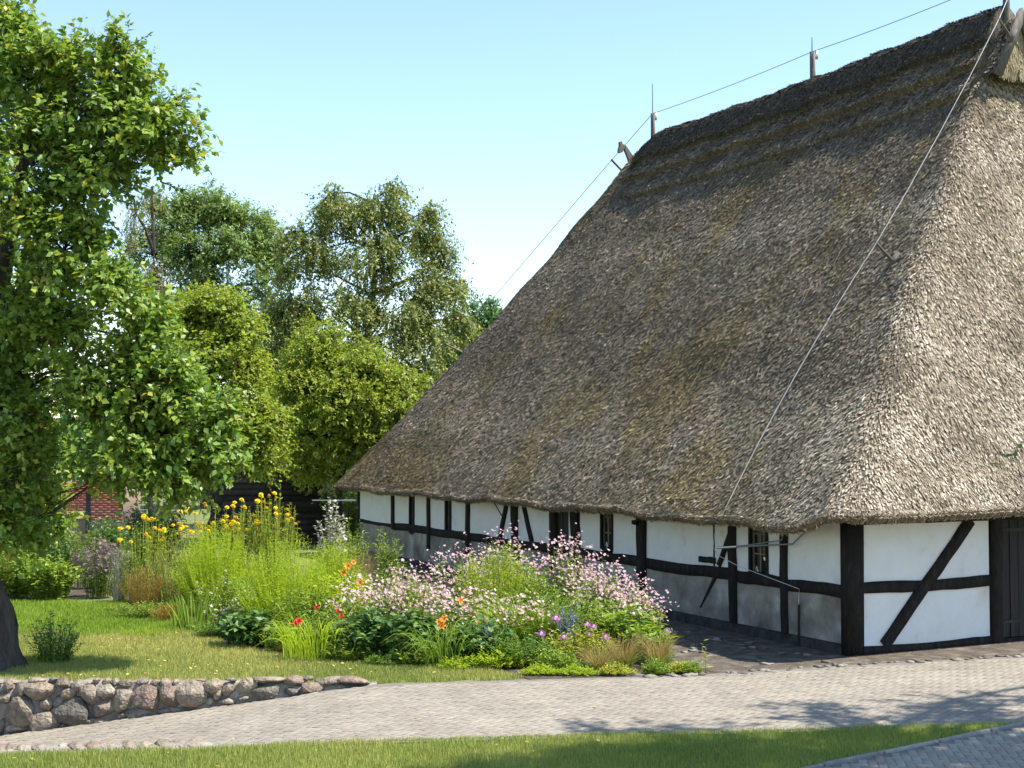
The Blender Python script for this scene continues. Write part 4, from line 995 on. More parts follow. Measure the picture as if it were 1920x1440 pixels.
# --- shed of dark boards and the red brick wall with its fence
Y = 47.5; x0, x1 = at(395, 900, Y).x, at(612, 900, Y).x; zt = at(500, 884, Y).z
shed = empty('wooden_shed', ((x0 + x1) / 2, Y, 0), 'dark weathered board shed behind the yellow flowers', 'shed')
nb = 12
for i in range(nb):
    z0 = zt * i / nb; z1 = zt * (i + 1) / nb; dy = random.uniform(-.012, .012)
    V, F = box_np((x0, Y + dy, z0 + .006), (x1, Y + dy + .05, z1 - .006)); V[:, 1] -= (V[:, 2] < (z0 + z1) / 2) * .02
    o = link('board', mesh_np('board', V, F, M['shed_wood']), shed)
V, F = box_np((x0 - .15, Y - .22, zt), (x1 + .15, Y + 2.6, zt + .07)); V[4:, 2] += (V[4:, 1] > Y) * .5; V[:4, 2] += (V[:4, 1] > Y) * .5
link('roof', mesh_np('roof', V, F, M['grey_wood']), shed)
V, F = box_np((x0 + .01, Y + .06, 0), (x1 - .01, Y + 2.4, zt)); link('body', mesh_np('body', V, F, M['door']), shed)
Y = 44.0; x0, x1 = at(60, 930, Y).x, at(260, 930, Y).x
bw = empty('brick_wall', ((x0 + x1) / 2, Y, 0), 'sunlit red brick wall glimpsed under the apple tree', 'wall')
M['brick'] = mat_obj_var('red_brick', [(0, (.22,.065,.042)), (.5, (.30,.09,.055)), (1, (.36,.12,.075))], .9, 12, .3, .3, 40)
M['brick_j'] = mat_noise('brick_mortar', [(.3, (.20,.14,.11)), (.8, (.30,.23,.19))], 10, .95)
ztb = at(150, 900, Y).z; V, F = box_np((x0, Y, 0), (x1, Y + .22, ztb - .01)); link('mortar', mesh_np('mortar', V, F, M['brick_j']), bw)
V, F = box_np((-.118, -.012, -.031), (.118, .05, .031)); bme = mesh_np('brick', V, F, M['brick'])
nrow = int(ztb / .075)
cnt = 0
for rI in range(nrow):
    for cI in range(int((x1 - x0) / .25)):
        xx = x0 + .13 + cI * .25 + (.125 if rI % 2 else 0)
        if xx > x1 - .12 or rI < nrow - 16: continue
        pxx = 960 + xx / Y * F_PX
        if pxx < 110 or pxx > 225: continue
        o = bpy.data.objects.new('brick', bme); COL.objects.link(o); o.parent = bw
        o.location = Vector((xx, Y - random.uniform(0, .004), .04 + rI * .075)) - bw.location; cnt += 1
fp = at(165, 985, 40.5)
fe = empty('wire_fence', (fp.x, 40.5, 0), 'chain link fence with a dark post before the red brick wall', 'fence')
V, F = box_np((fp.x - .06, 40.45, 0), (fp.x + .06, 40.55, at(165, 922, 40.5).z)); link('post', mesh_np('post', V, F, M['shed_wood']), fe)
wb = Buf(); zt = 1.75
for i in range(64):
    xa = fp.x - 1.9 + i * .06
    for sg in (-1, 1):
        a = Vector((xa, 40.44, .5)); b_ = Vector((xa + sg * 1.25, 40.44, zt))
        V, F = tube([a, b_], .0035, 3); wb.add(V, F)
link('mesh', wb.mesh('mesh', [M['wire']]), fe)

# ------------------------------------------------------------------ garden plants
def pal(name, stops, trans=.35, rough=.55, spec=.3, tcol=(1.3, 1.3, .6)):
    M[name] = mat_leaf(name, stops, trans, rough, spec, tcol)
pal('p_lime', [(0, (.125,.18,.012)), (.5, (.20,.265,.018)), (1, (.28,.32,.03))], .5)
pal('p_green', [(0, (.035,.085,.012)), (.5, (.065,.135,.02)), (1, (.115,.185,.03))])
pal('p_mid', [(0, (.06,.115,.014)), (.5, (.105,.175,.022)), (1, (.17,.23,.035))])
pal('p_dark', [(0, (.022,.058,.014)), (.5, (.042,.095,.02)), (1, (.085,.15,.035))], .25, .42, .45)
pal('p_yel', [(0, (.12,.15,.02)), (.5, (.21,.23,.03)), (1, (.31,.29,.05))])
pal('p_straw', [(0, (.16,.12,.045)), (.5, (.27,.20,.075)), (1, (.40,.31,.13))])
pal('p_rust', [(0, (.16,.085,.02)), (.5, (.27,.14,.03)), (1, (.36,.22,.05))])
pal('p_brown', [(0, (.15,.095,.055)), (.5, (.24,.16,.09)), (1, (.34,.25,.15))])
pal('p_grey', [(0, (.17,.18,.14)), (.5, (.27,.28,.22)), (1, (.38,.38,.31))])
pal('p_stem', [(0, (.06,.09,.02)), (.6, (.12,.14,.035)), (1, (.20,.17,.06))], .1)
pal('f_pink', [(0, (.42,.19,.28)), (.3, (.56,.32,.41)), (.65, (.66,.45,.52)), (1, (.75,.62,.65))], .3, .6, .2, (1.1, .95, 1))
pal('f_white', [(0, (.70,.66,.60)), (.6, (.80,.78,.72)), (1, (.82,.74,.78))], .3, .6, .2, (1, 1, .95))
pal('f_cream', [(0, (.55,.55,.33)), (1, (.74,.72,.50))], .3, .6, .2, (1, 1, .8))
pal('f_yellow', [(0, (.74,.46,.006)), (.5, (.82,.58,.010)), (1, (.86,.68,.03))], .25, .6, .2, (1.1, 1, .5))
pal('f_orange', [(0, (.70,.10,.010)), (.6, (.82,.20,.015)), (1, (.86,.34,.04))], .25, .5, .3, (1.1, .9, .5))
pal('f_red', [(0, (.45,.015,.010)), (1, (.66,.04,.02))], .2, .5, .3, (1, .8, .8))
pal('f_purple', [(0, (.42,.13,.36)), (.5, (.58,.24,.50)), (1, (.70,.40,.62))], .25, .6, .2, (1, .9, 1))
pal('f_mauve', [(0, (.20,.10,.15)), (.6, (.32,.19,.25)), (1, (.46,.32,.38))], .25, .6, .2, (1, .9, 1))
pal('f_blue', [(0, (.10,.11,.20)), (.6, (.17,.19,.32)), (1, (.28,.30,.44))], .2, .6, .2, (1, 1, 1.1))
pal('f_eye', [(0, (.55,.42,.03)), (1, (.65,.52,.05))], 0)

gain(['p_lime', 'p_yel'], 1.75); gain(['p_green', 'p_mid'], 1.75, 1.1); gain(['p_dark'], 1.75, 1.1); gain(['p_straw', 'p_rust', 'p_brown', 'p_grey', 'p_stem'], 1.3)
def flower5(np_=5, cup=.18, w=.42, eye=.22):
    V = [(0,0,0)]; F = []
    for i in range(np_):
        a = 2 * math.pi * i / np_; d = math.pi / np_ * 1.0 * (w / .42)
        for da, r_, z in ((-d * .75, .62, cup), (0, 1.0, cup * .9), (d * .75, .62, cup)):
            V.append((math.cos(a + da) * r_, math.sin(a + da) * r_, z))
        k = 1 + 3 * i; F += [(0, k, k + 1), (0, k + 1, k + 2)]
    nf = len(F); k = len(V)
    for i in range(5): a = 2 * math.pi * i / 5; V.append((math.cos(a) * eye, math.sin(a) * eye, cup * .45))
    V.append((0, 0, cup * .8)); F += [(k + i, k + (i + 1) % 5, k + 5) for i in range(5)]
    fm = np.array([0] * nf + [1] * 5)
    return np.array(V), np.array(F), fm
FL5 = flower5()
def flowers_joined(name, parent, P, N, size, mats, tpl=FL5):
    tv, tf, fm = tpl; n_ = len(P)
    A = norm(np.cross(N, rdir(n_)))
    V, F, r_ = scatter((tv, tf), P, A, N, size * rng.uniform(.45, 1.3, n_), rng.uniform(.6, 1.05, n_))
    me = mesh_np(name, V, F, [M[q] for q in mats], r_, np.tile(fm, n_))
    return link(name, me, parent, 'stuff')
def head_mesh(name, kind, mats, size):
    """one larger flower head, modelled at the origin facing +Z"""
    b_ = Buf()
    if kind == 'pompom':
        for lay, (nn, rad, z, tilt) in enumerate([(11, 1.0, -.10, -.10), (10, .85, .14, .25), (8, .6, .36, .6), (6, .32, .5, .9)]):
            for i in range(nn):
                a = 2 * math.pi * (i + .5 * lay) / nn + random.uniform(-.1, .1); A = np.array([[math.cos(a), math.sin(a), tilt]])
                V, F, r_ = scatter(LEAF2, np.array([[0, 0, z * .6]]), A, np.array([[0, 0, 1.0]]), rad, 1.05); b_.add(V, F, r_)
    elif kind == 'lily':
        for i in range(6):
            a = 2 * math.pi * i / 6; c, s_ = math.cos(a), math.sin(a); w_ = .20
            prof_ = [(0.02, 0), (.38, .55), (.8, .72), (1.05, .45)]
            V = []; 
            for k, (r_, z) in enumerate(prof_):
                ww = w_ * (.35, .9, 1.0, .12)[k]
                V += [(c * r_ - s_ * ww, s_ * r_ + c * ww, z), (c * r_ + s_ * ww, s_ * r_ - c * ww, z)]
            b_.add(V, np.array([(0,1,3,2),(2,3,5,4),(4,5,7,6)]), random.random())
        for i in range(4):
            a = 1.57 * i + .4; V, F = tube([(0,0,.1), (math.cos(a)*.2, math.sin(a)*.2, .85)], .02, 3); b_.add(V, F, 1.0)
    elif kind == 'cluster':
        tv, tf, fm = FL5
        for i in range(22):
            d = rdir(1)[0]; d[2] = abs(d[2]) * .8 + .1; d = d / np.linalg.norm(d)
            V, F, r_ = scatter((tv, tf), (d * np.array([.8, .8, .6]))[None], norm(np.cross(d, rdir(1)[0]))[None], d[None], .32); b_.add(V, F, r_, fm)
    me = b_.mesh(name, [M[q] for q in mats])
    me.transform(Matrix.Scale(size, 4)); return me
def put_heads(parent, name, me, pts, nrm):
    for q, d in zip(pts, nrm):
        o = bpy.data.objects.new(name, me); COL.objects.link(o); o.parent = parent
        p_ = Vector((0, 0, 0)); pp = parent
        while pp is not None: p_ += Vector(pp.location); pp = pp.parent
        o.location = Vector(q) - p_; o.rotation_euler = Vector(d).to_track_quat('Z', 'Y').to_euler(); s_ = random.uniform(.8, 1.15); o.scale = (s_, s_, s_)

def stem_paths(n_, c, rb_, rx, ry, h, hvar=.2, dome=.4, m_=6, pw=1.6, lean=(0, 0)):
    th = rng.uniform(0, 2 * math.pi, n_); rr = np.sqrt(rng.random(n_)); q = np.stack([np.cos(th) * rr, np.sin(th) * rr], 1)
    tz = h * (1 - dome * rr ** 2) * (1 - hvar * rng.random(n_))
    b_ = np.array(c[:2]) + q * np.array([rx, ry]) * rb_; e = np.array(c[:2]) + q * np.array([rx, ry]) + np.array(lean) + rng.normal(0, .04, (n_, 2))
    t = np.linspace(0, 1, m_)
    XY = b_[:, None] + (e - b_)[:, None] * (t ** pw)[None, :, None]; Z = tz[:, None] * t[None]
    return np.concatenate([XY, Z[..., None]], 2)
def ribbons(Pth, w0, w1):
    n_, m_ = Pth.shape[:2]; d = Pth[:, -1] - Pth[:, 0]
    sd = norm(np.cross(d, rdir(n_) + np.array([0, .6, 0])))
    w_ = np.linspace(w0, w1, m_)[None, :, None]
    V = np.stack([Pth - sd[:, None] * w_, Pth + sd[:, None] * w_], 2).reshape(-1, 3)
    base = np.arange(n_)[:, None] * (2 * m_) + np.arange(m_ - 1)[None] * 2
    F = np.stack([base, base + 1, base + 3, base + 2], -1).reshape(-1, 4)
    return V, F, np.repeat(rng.random(n_), 2 * m_)
def along(Pth, t, own):
    m_ = Pth.shape[1]; x = np.clip(t, 0, .9999) * (m_ - 1); i = x.astype(int); f = (x - i)[:, None]
    return Pth[own, i] * (1 - f) + Pth[own, i + 1] * f, norm(Pth[own, i + 1] - Pth[own, i])
def leafy(name, label, cat, px, Y, rx, ry, h, n_stem, n_leaf, lsize, lw, mat, group=None, t0=.1, dome=.4, hvar=.2, rb_=.55, stem='p_stem', tilt=.3, sw=.006, pw=1.6, tpl=LEAF2, grow=0.0, root=None, nrm_up=1.0, t1=1.0, lean=(0, 0)):
    c = Vector((at(px, 900, Y).x, Y, 0)) if not isinstance(px, Vector) else px
    root = root or empty(name, c, label, cat, group)
    P = stem_paths(n_stem, c, rb_, rx, ry, h, hvar, dome, pw=pw, lean=lean)
    V, F, r_ = ribbons(P, sw, sw * .4); b_ = Buf(); b_.add(V, F, r_)
    if sw > 0: link('stems', b_.mesh('stems', [M[stem]]), root, 'stuff')
    k = n_stem * n_leaf; own = np.repeat(np.arange(n_stem), n_leaf); t = t0 + (t1 - t0) * (np.tile(np.arange(n_leaf) / max(1, n_leaf - 1), n_stem) + rng.normal(0, .04, k)).clip(0, 1)
    Q, D = along(P, t, own)
    A = norm(rdir(k) * np.array([1, 1, .35]) + D * tilt + np.array([0, 0, .05])); N = norm(np.array([0, 0, nrm_up]) + rdir(k) * .6)
    Ls = lsize * rng.uniform(.6, 1.2, k) * (1 - grow * t)
    V, F, r_ = scatter(tpl, Q, A, N, Ls, lw); b_ = Buf(); b_.add(V, F, r_)
    link('leaves', b_.mesh('leaves', [M[mat]]), root, 'stuff')
    root_paths[root.name] = P
    return root
root_paths = {}
def blades(root, name, c, n_, rx, h, reach, w_, mat, hvar=.4, arch=.5, m_=6, rb_=.25, hang=1.0):
    th = rng.uniform(0, 2 * math.pi, n_); rr = np.sqrt(rng.random(n_)); q = np.stack([np.cos(th) * rr, np.sin(th) * rr], 1)
    hh = h * (1 - hvar * rng.random(n_)); t = np.linspace(0, 1, m_)
    out = np.stack([np.cos(th + rng.normal(0, .5, n_)), np.sin(th + rng.normal(0, .5, n_))], 1)
    XY = (np.array(c[:2]) + q * rx * rb_)[:, None] + out[:, None] * (reach * rng.uniform(.4, 1.1, n_))[:, None, None] * (t ** 1.7)[None, :, None]
    Z = hh[:, None] * (t - arch * t ** 3 * hang)[None] / (1 - arch * .6)
    P = np.concatenate([XY, Z[..., None]], 2); V, F, r_ = ribbons(P, w_, w_ * .12)
    b_ = Buf(); b_.add(V, F, r_); link(name, b_.mesh(name, [M[mat]]), root, 'stuff'); return P
def tips(root, frac=1.0, n_=None):
    P = root_paths[root.name][:, -1]; P = P[rng.random(len(P)) < frac]
    return P if n_ is None else P[:n_]
def X_at(px, Y): return at(px, 900, Y).x

# golden coneflowers at the back
pom = head_mesh('flower_head', 'pompom', ['f_yellow'], .066)
for px, Y, rx, h, nh, lab in ((275, 30.2, .62, 1.95, 18, 'golden coneflower clump at the left end of the bed, over rusty fennel'), (385, 31.0, .75, 2.15, 34, 'golden coneflower clump below the lowest apple branches'), (455, 31.3, .5, 2.25, 20, 'golden coneflower clump before the left end of the dark shed'), (515, 31.0, .55, 2.55, 22, 'tallest golden coneflower clump, before the dark shed boards')):
    o = leafy('coneflower', lab, 'flower', px, Y, rx, .5, h, 90, 16, .16, .55, 'p_mid', 'golden coneflowers', t0=.12, dome=.18, hvar=.3, rb_=.8, stem='p_yel', sw=.009, grow=.5)
    P = root_paths[o.name][:, -1]; k = rng.choice(len(P), nh, replace=False)
    put_heads(o, 'flower_head', pom, P[k] + [0, 0, .02], norm(rdir(nh) * .5 + np.array([.1, -.3, 1])))
# yellowish stems below them
leafy('yellow_foliage', 'pale yellow green leggy plant under the left coneflowers', 'plant', 330, 29.3, .75, .5, 1.5, 170, 16, .075, .35, 'p_yel', t0=.08, dome=.3, tilt=.6, sw=.006, grow=.3)
# feathery lime mounds
for px, Y, rx, h, lab in ((405, 28.3, .98, 2.0, 'big feathery lime green aster mound below the golden coneflowers'), (540, 25.0, 1.02, 1.98, 'big feathery lime green aster mound before the hollyhock'), (630, 26.6, .80, 1.72, 'lime green aster mound beside the brown grass')):
    leafy('aster_mound', lab, 'plant', px, Y, rx, rx * .8, h, 560, 46, .082, .42, 'p_lime', 'feathery lime aster mounds', t0=.10, dome=.62, hvar=.2, rb_=.55, tilt=.45, sw=.003, grow=.45, pw=1.3, nrm_up=1.3, stem='p_lime')
# left group
o = leafy('fennel', 'rusty orange feathery plant at the left tip of the bed', 'plant', 268, 28.6, .50, .4, 1.0, 240, 22, .05, .22, 'p_rust', dome=.4, tilt=.8, sw=.003)
leafy('fennel', 'low rusty yellow ground plant beside the sword leaves', 'plant', 315, 27.0, .35, .3, .35, 110, 14, .06, .3, 'p_rust', dome=.3, tilt=.5, sw=.003)
o = leafy('bergamot', 'faded mauve bergamot stand at the left back of the bed', 'flower', 190, 31.2, .55, .4, 1.30, 110, 12, .10, .5, 'p_green', dome=.3, hvar=.45, sw=.006)
P = root_paths[o.name][:, -1]; Pm = (P[:, None] + rng.normal(0, .05, (len(P), 9, 3))).reshape(-1, 3); flowers_joined('blossoms', o, Pm, norm(rdir(len(Pm)) + [0, 0, 1]), .035, ['f_mauve', 'f_mauve'])
leafy('silver_stems', 'silvery grey dry stems between bergamot and coneflowers', 'plant', 228, 30.2, .28, .25, 1.35, 110, 14, .045, .3, 'p_grey', dome=.2, tilt=.9, stem='p_grey', sw=.005)
leafy('phlox', 'white flecked green stems standing behind the mauve bergamot', 'plant', 165, 33.0, .5, .3, 1.75, 70, 15, .10, .4, 'p_mid', dome=.2, hvar=.4, sw=.006)
for px, Y, rx, h, lab in ((20, 31.0, .9, 1.25, 'bushy bright green crop at the far left edge'), (95, 30.6, .65, 1.0, 'bushy bright green crop next to the mauve bergamot')):
    leafy('bean_bush', lab, 'plant', px, Y, rx, .6, h, 260, 14, .12, .85, 'p_mid', 'bright green crop bushes', dome=.35, hvar=.3, tilt=.2, sw=.006)
for px, Y, rx, h, lab in ((10, 35.0, 1.1, 2.3, 'dark shrub in the shade behind the bright crop'), (110, 35.5, .7, 1.35, 'dark shrub below the brick wall'), (205, 37.0, .6, 1.6, 'reddish dark shrub right of the brick wall')):
    leafy('dark_shrub', lab, 'shrub', px, Y, rx, .8, h, 150, 20, .13, .8, 'p_dark', 'dark shrubs at the back', dome=.35, hvar=.35, tilt=.2, sw=.008)
for px, Y, rx, h, lab in ((290, 41.0, 1.0, 1.9, 'dark shrub in the gap between brick wall and shed'), (655, 47.5, 1.0, 2.8, 'dark shrub seen past the far house corner'), (700, 52.0, 1.6, 3.6, 'dark shrub behind the far end of the house')):
    leafy('dark_shrub', lab, 'shrub', px, Y, rx, .8, h, 150, 24, .15, .85, 'p_dark', 'dark shrubs at the back', dome=.35, hvar=.35, tilt=.2, sw=.01)
# front left of the bed
o = empty('iris', (X_at(365, 26.0), 26.0, 0), 'fan of sword shaped iris leaves at the lawn edge', 'plant'); blades(o, 'leaves', o.location, 90, .4, .75, .22, .018, 'p_mid', .35, .12, rb_=.9)
o = leafy('scabious', 'pale scabious with round cream heads before the lime mounds', 'flower', 410, 26.6, .50, .3, 1.05, 60, 14, .09, .4, 'p_mid', dome=.2, hvar=.5, sw=.005)
P = tips(o, n_=16); put_heads(o, 'flower_head', head_mesh('flower_head', 'cluster', ['f_cream', 'f_cream'], .042), P, norm(rdir(len(P)) * .4 + [0, -.3, 1]))
for px, Y, rx, h, lab in ((430, 25.2, .42, .62, 'low white flowering mallow left of the dark leaves'), (480, 25.9, .40, .85, 'pale lilac flowering mallow against the lime mound')):
    o = leafy('mallow', lab, 'flower', px, Y, rx, .3, h, 70, 14, .075, .6, 'p_mid', 'pale mallows', dome=.3, hvar=.4, sw=.004)
    P = tips(o, .6); flowers_joined('blossoms', o, P, norm(rdir(len(P)) * .5 + [.1, -.5, .8]), .030, ['f_white', 'f_eye'])
leafy('ground_leaves', 'low green foliage along the lawn left of the iris', 'plant', 290, 27.6, .9, .35, .32, 170, 12, .07, .5, 'p_mid', dome=.3, tilt=.3, sw=.003)
leafy('ground_leaves', 'low green foliage at the foot of the iris and mallow', 'plant', 410, 24.9, .55, .25, .28, 120, 12, .07, .6, 'p_green', dome=.3, tilt=.3, sw=.003)
for px, Y, rx, h, mt, lab in ((575, 24.2, .7, 1.05, 'p_mid', 'leafy green fill between lime mound and daylily tuft'), (640, 24.6, .7, 1.25, 'p_lime', 'lime green fill behind the red lilies'), (1010, 24.0, .8, 1.25, 'p_mid', 'leafy green fill below the tallest anemones'), (1100, 23.0, .7, 1.0, 'p_mid', 'leafy green fill behind the purple phlox'), (470, 26.6, .8, 1.0, 'p_mid', 'leafy green fill between the two larger lime mounds')):
    leafy('green_fill', lab, 'plant', px, Y, rx, .5, h, 190, 18, .10, .5, mt, 'green fill in the bed', dome=.4, hvar=.35, tilt=.35, sw=.004)
for px, Y, rx, h, mt, lab in ((545, 23.3, .5, .55, 'p_mid', 'low green leaves at the foot of the largest lime mound'), (660, 22.3, .5, .42, 'p_mid', 'low green leaves right of the arching daylily tuft'), (795, 21.95, .45, .38, 'p_mid', 'low green leaves left of the orange daylily'), (930, 21.6, .5, .34, 'p_lime', 'low lime leaves before the blue grey sea holly'), (1040, 21.4, .4, .36, 'p_mid', 'low green leaves left of the low fescue')):
    leafy('green_fill', lab, 'plant', px, Y, rx, .25, h, 120, 12, .085, .55, mt, 'green fill in the bed', dome=.5, hvar=.6, tilt=.35, sw=.003, rb_=.8)
# dark leaved front; the leftmost clump's colour stands in for a mound's shaded side
for px, Y, rx, h, nst, lab in ((478, 23.9, .62, .62, 150, 'added dark leaves for the shaded foot of the lime mound'), (700, 22.6, .70, .82, 170, 'dark leafy anemone base in the middle of the bed front'), (775, 22.3, .55, .85, 140, 'dark leafy anemone base left of the orange daylily'), (900, 22.1, .60, .75, 140, 'dark leafy base right of the orange daylily')):
    leafy('anemone_leaves', lab, 'plant', px, Y, rx, .5, h, nst, 12, .16, .95, 'p_dark', 'dark leafy mounds', t0=.3, dome=.45, hvar=.4, tilt=.1, sw=.006, tpl=LEAF4)
# pink anemones
ANEM = [(690, 23.6, .62, 1.30, 85, 'pink anemone drift beside the tawny lilies'), (765, 23.9, .75, 1.42, 120, 'pink anemone drift in the middle of the bed'), (855, 24.9, .60, 1.75, 90, 'pink anemones rising before the left hand cross braces'), (880, 23.2, .72, 1.18, 100, 'low pink anemone drift above the orange daylilies'), (945, 25.6, .75, 1.98, 100, 'tall pink anemones behind the goldenrod'), (1060, 24.7, .62, 1.88, 130, 'tallest pink anemones before the dark hatch of the house'), (1130, 23.9, .62, 1.58, 140, 'dense pink anemones left of the bed end'), (1195, 23.2, .50, 1.28, 90, 'pink anemones at the right end of the bed'), (985, 22.8, .5, 1.05, 50, 'scattered pink anemones in front of the strap leaves')]
for px, Y, rx, h, nf, lab in ANEM:
    o = leafy('anemone', lab, 'flower', px, Y, rx, rx * .75, h, int(nf * 1.15), 14, .105, .75, 'p_mid', 'pink anemones', t0=.12, dome=.38, hvar=.42, rb_=.7, sw=.0045, t1=.85)
    P = root_paths[o.name][:, -1]; Pm = (P[:, None] + rng.normal(0, 1, (len(P), 4, 3)) * np.array([.10, .10, .09])).reshape(-1, 3)
    flowers_joined('blossoms', o, Pm, norm(rdir(len(Pm)) * .55 + np.array([.25, -.45, .9])), .032, ['f_pink', 'f_eye'])
leafy('goldenrod', 'yellow green goldenrod in bud amid the pink anemones', 'plant', 935, 24.3, .82, .6, 1.78, 330, 34, .075, .38, 'p_lime', t0=.2, dome=.35, hvar=.2, tilt=.6, sw=.004, grow=.3)
o = empty('daylily_leaves', (X_at(1000, 23.2), 23.2, 0), 'tall arching green strap leaves right of the goldenrod', 'plant'); blades(o, 'leaves', o.location, 330, .75, 1.25, .55, .011, 'p_mid', .45, .35, rb_=.8)
blades(o, 'leaves', (o.location.x - .45, 22.9, 0), 180, .5, 1.0, .5, .010, 'p_lime', .45, .35, rb_=.8)
# hollyhock, spires and brown grass behind
o = leafy('hollyhock', 'whitish flowering hollyhock before the far end of the house', 'flower', 622, 33.0, .42, .3, 2.25, 34, 22, .12, .7, 'p_grey', t0=.2, dome=.35, hvar=.35, sw=.008)
P = root_paths[o.name]; Q, D = along(P, rng.uniform(.45, 1, 240), rng.integers(0, len(P), 240)); flowers_joined('blossoms', o, Q + rng.normal(0, .03, Q.shape), norm(rdir(240) + [.3, -.6, .3]), .04, ['f_white', 'f_cream'])
leafy('green_spires', 'upright green leafy spires before the far white wall', 'plant', 722, 29.3, .42, .3, 1.75, 60, 26, .12, .35, 'p_mid', t0=.1, dome=.3, hvar=.4, sw=.006, tilt=.5)
leafy('green_spires', 'leafy green shrub at the foot of the far house corner', 'plant', 655, 35.0, .55, .4, 1.6, 70, 18, .10, .6, 'p_mid', t0=.1, dome=.3, hvar=.4, sw=.006)
o = empty('brown_grass', (X_at(662, 27.9), 27.9, 0), 'hazy brown ornamental grass between lime mound and anemones', 'grass plant'); blades(o, 'stalks', o.location, 700, .5, 1.45, .25, .0035, 'p_brown', .25, .08, rb_=.8)
o = leafy('pale_fill', 'green filler foliage behind the anemone drift', 'plant', 740, 26.5, .9, .5, 1.2, 160, 14, .09, .5, 'p_mid', dome=.3, hvar=.3, sw=.004)
# daylilies
lily = head_mesh('flower_head', 'lily', ['f_orange'], .068)
for px, Y, lab, heads in ((590, 22.6, 'arching daylily tuft with red blooms at the bed front', []), (835, 22.0, 'orange daylily with arching leaves and open blooms', [(822, 1168), (833, 1163), (828, 1176), (863, 1128)]), (650, 24.4, 'tawny daylily flowering beside the lime mound', [(652, 1064), (645, 1076), (676, 1095), (662, 1056)])):
    o = empty('daylily', (X_at(px, Y), Y, 0), lab, 'flower', 'daylilies in the bed'); blades(o, 'leaves', o.location, 210, .6, .85, .62, .011, 'p_mid' if heads else 'p_lime', .5, .62, rb_=.8)
    for hx, hy in heads:
        q = at(hx, hy, Y - .12); put_heads(o, 'flower_head', lily, [q], [norm(np.array([random.uniform(-.4, .4), -.8, .6]))])
        V, F = tube([Vector((o.location.x + random.uniform(-.15, .15), Y, 0)), (Vector((o.location.x, Y, q.z * .6)) + q) / 2, q], [.006, .005, .004], 4); link('stalk', mesh_np('stalk', V, F, M['p_stem']), o)
o = leafy('red_lily', 'small red flowers on stems above the arching daylily tuft', 'flower', 605, 23.0, .40, .25, .80, 40, 12, .10, .5, 'p_green', dome=.3, hvar=.3, sw=.005)
rl = head_mesh('flower_head', 'lily', ['f_red'], .06)
for hx, hy in ((560, 1166), (556, 1170), (594, 1140), (634, 1146), (640, 1156), (632, 1171), (650, 1171)):
    q = at(hx, hy, 22.6); put_heads(o, 'flower_head', rl, [q], [norm(np.array([random.uniform(-.4, .4), -.8, .6]))])
    V, F = tube([Vector((q.x, 22.8, 0)), q], .004, 3); link('stalk', mesh_np('stalk', V, F, M['p_stem']), o)
# blue sea holly
for px, Y, h, lab in ((1060, 22.5, 1.0, 'blue sea holly spikes beside the purple phlox'), (918, 21.9, .72, 'blue grey sea holly low at the bed front')):
    o = leafy('sea_holly', lab, 'flower', px, Y, .20, .15, h, 26, 8, .07, .4, 'p_green', 'blue sea hollies', dome=.2, hvar=.55, sw=.004, stem='f_blue')
    P = root_paths[o.name]; Q, D = along(P, rng.uniform(.5, 1, 420), rng.integers(0, len(P), 420)); flowers_joined('blossoms', o, Q + rng.normal(0, .02, Q.shape), rdir(420), .022, ['f_blue', 'f_blue'])
# purple phlox
ph = head_mesh('flower_head', 'cluster', ['f_purple', 'f_purple'], .085)
o = leafy('phlox', 'phlox with round purple pink heads at the right bed front', 'flower', 1090, 21.9, .62, .3, .62, 130, 14, .085, .4, 'p_yel', dome=.3, hvar=.4, sw=.004)
for hx, hy in ((1041, 1161), (1100, 1172), (1112, 1176), (1056, 1196), (1104, 1190), (1134, 1197), (1014, 1190)):
    q = at(hx, hy, 21.9); put_heads(o, 'flower_head', ph, [q], [norm(np.array([.1, -.5, .8]))])
    V, F = tube([Vector((q.x, 22.0, 0)), q], .004, 3); link('stalk', mesh_np('stalk', V, F, M['p_stem']), o)
o = leafy('phlox', 'single pale pink phlox leaning out at the bed end', 'flower', 1250, 22.0, .08, .08, .55, 10, 10, .07, .4, 'p_mid', dome=.1, hvar=.1, sw=.004)
put_heads(o, 'flower_head', head_mesh('flower_head', 'cluster', ['f_pink', 'f_pink'], .07), [at(1251, 1184, 22.0)], [(0, -.4, .9)])
# right end foliage
leafy('monkshood', 'broad jagged green leaves under the right anemones', 'plant', 1165, 22.6, .62, .4, .92, 110, 13, .15, .7, 'p_mid', t0=.3, dome=.35, hvar=.4, tilt=.1, sw=.005)
leafy('monkshood', 'bright green leaves at the bed end beside the earth strip', 'plant', 1215, 22.2, .38, .3, .62, 80, 12, .13, .6, 'p_mid', t0=.3, dome=.35, hvar=.4, tilt=.1, sw=.005)
leafy('green_fill', 'mixed green foliage at the bed front between sea holly and phlox', 'plant', 970, 21.7, .62, .3, .55, 150, 13, .085, .5, 'p_green', dome=.35, hvar=.4, sw=.004)
for px, Y, h, lab in ((1122, 21.3, .46, 'tawny fescue tuft, lowest of three by the path'), (1168, 21.5, .62, 'tawny fescue tuft in the middle of three by the path'), (1232, 21.6, .62, 'tawny fescue tuft nearest the house corner')):
    o = empty('fescue_tuft', (X_at(px, Y), Y, 0), lab, 'grass plant', 'fescue tufts'); blades(o, 'stalks', o.location, 420, .22, h, .34, .0030, 'p_straw', .6, .25, rb_=.6); blades(o, 'leaves', o.location, 260, .22, h * .45, .26, .003, 'p_green', .5, .35, rb_=.6)
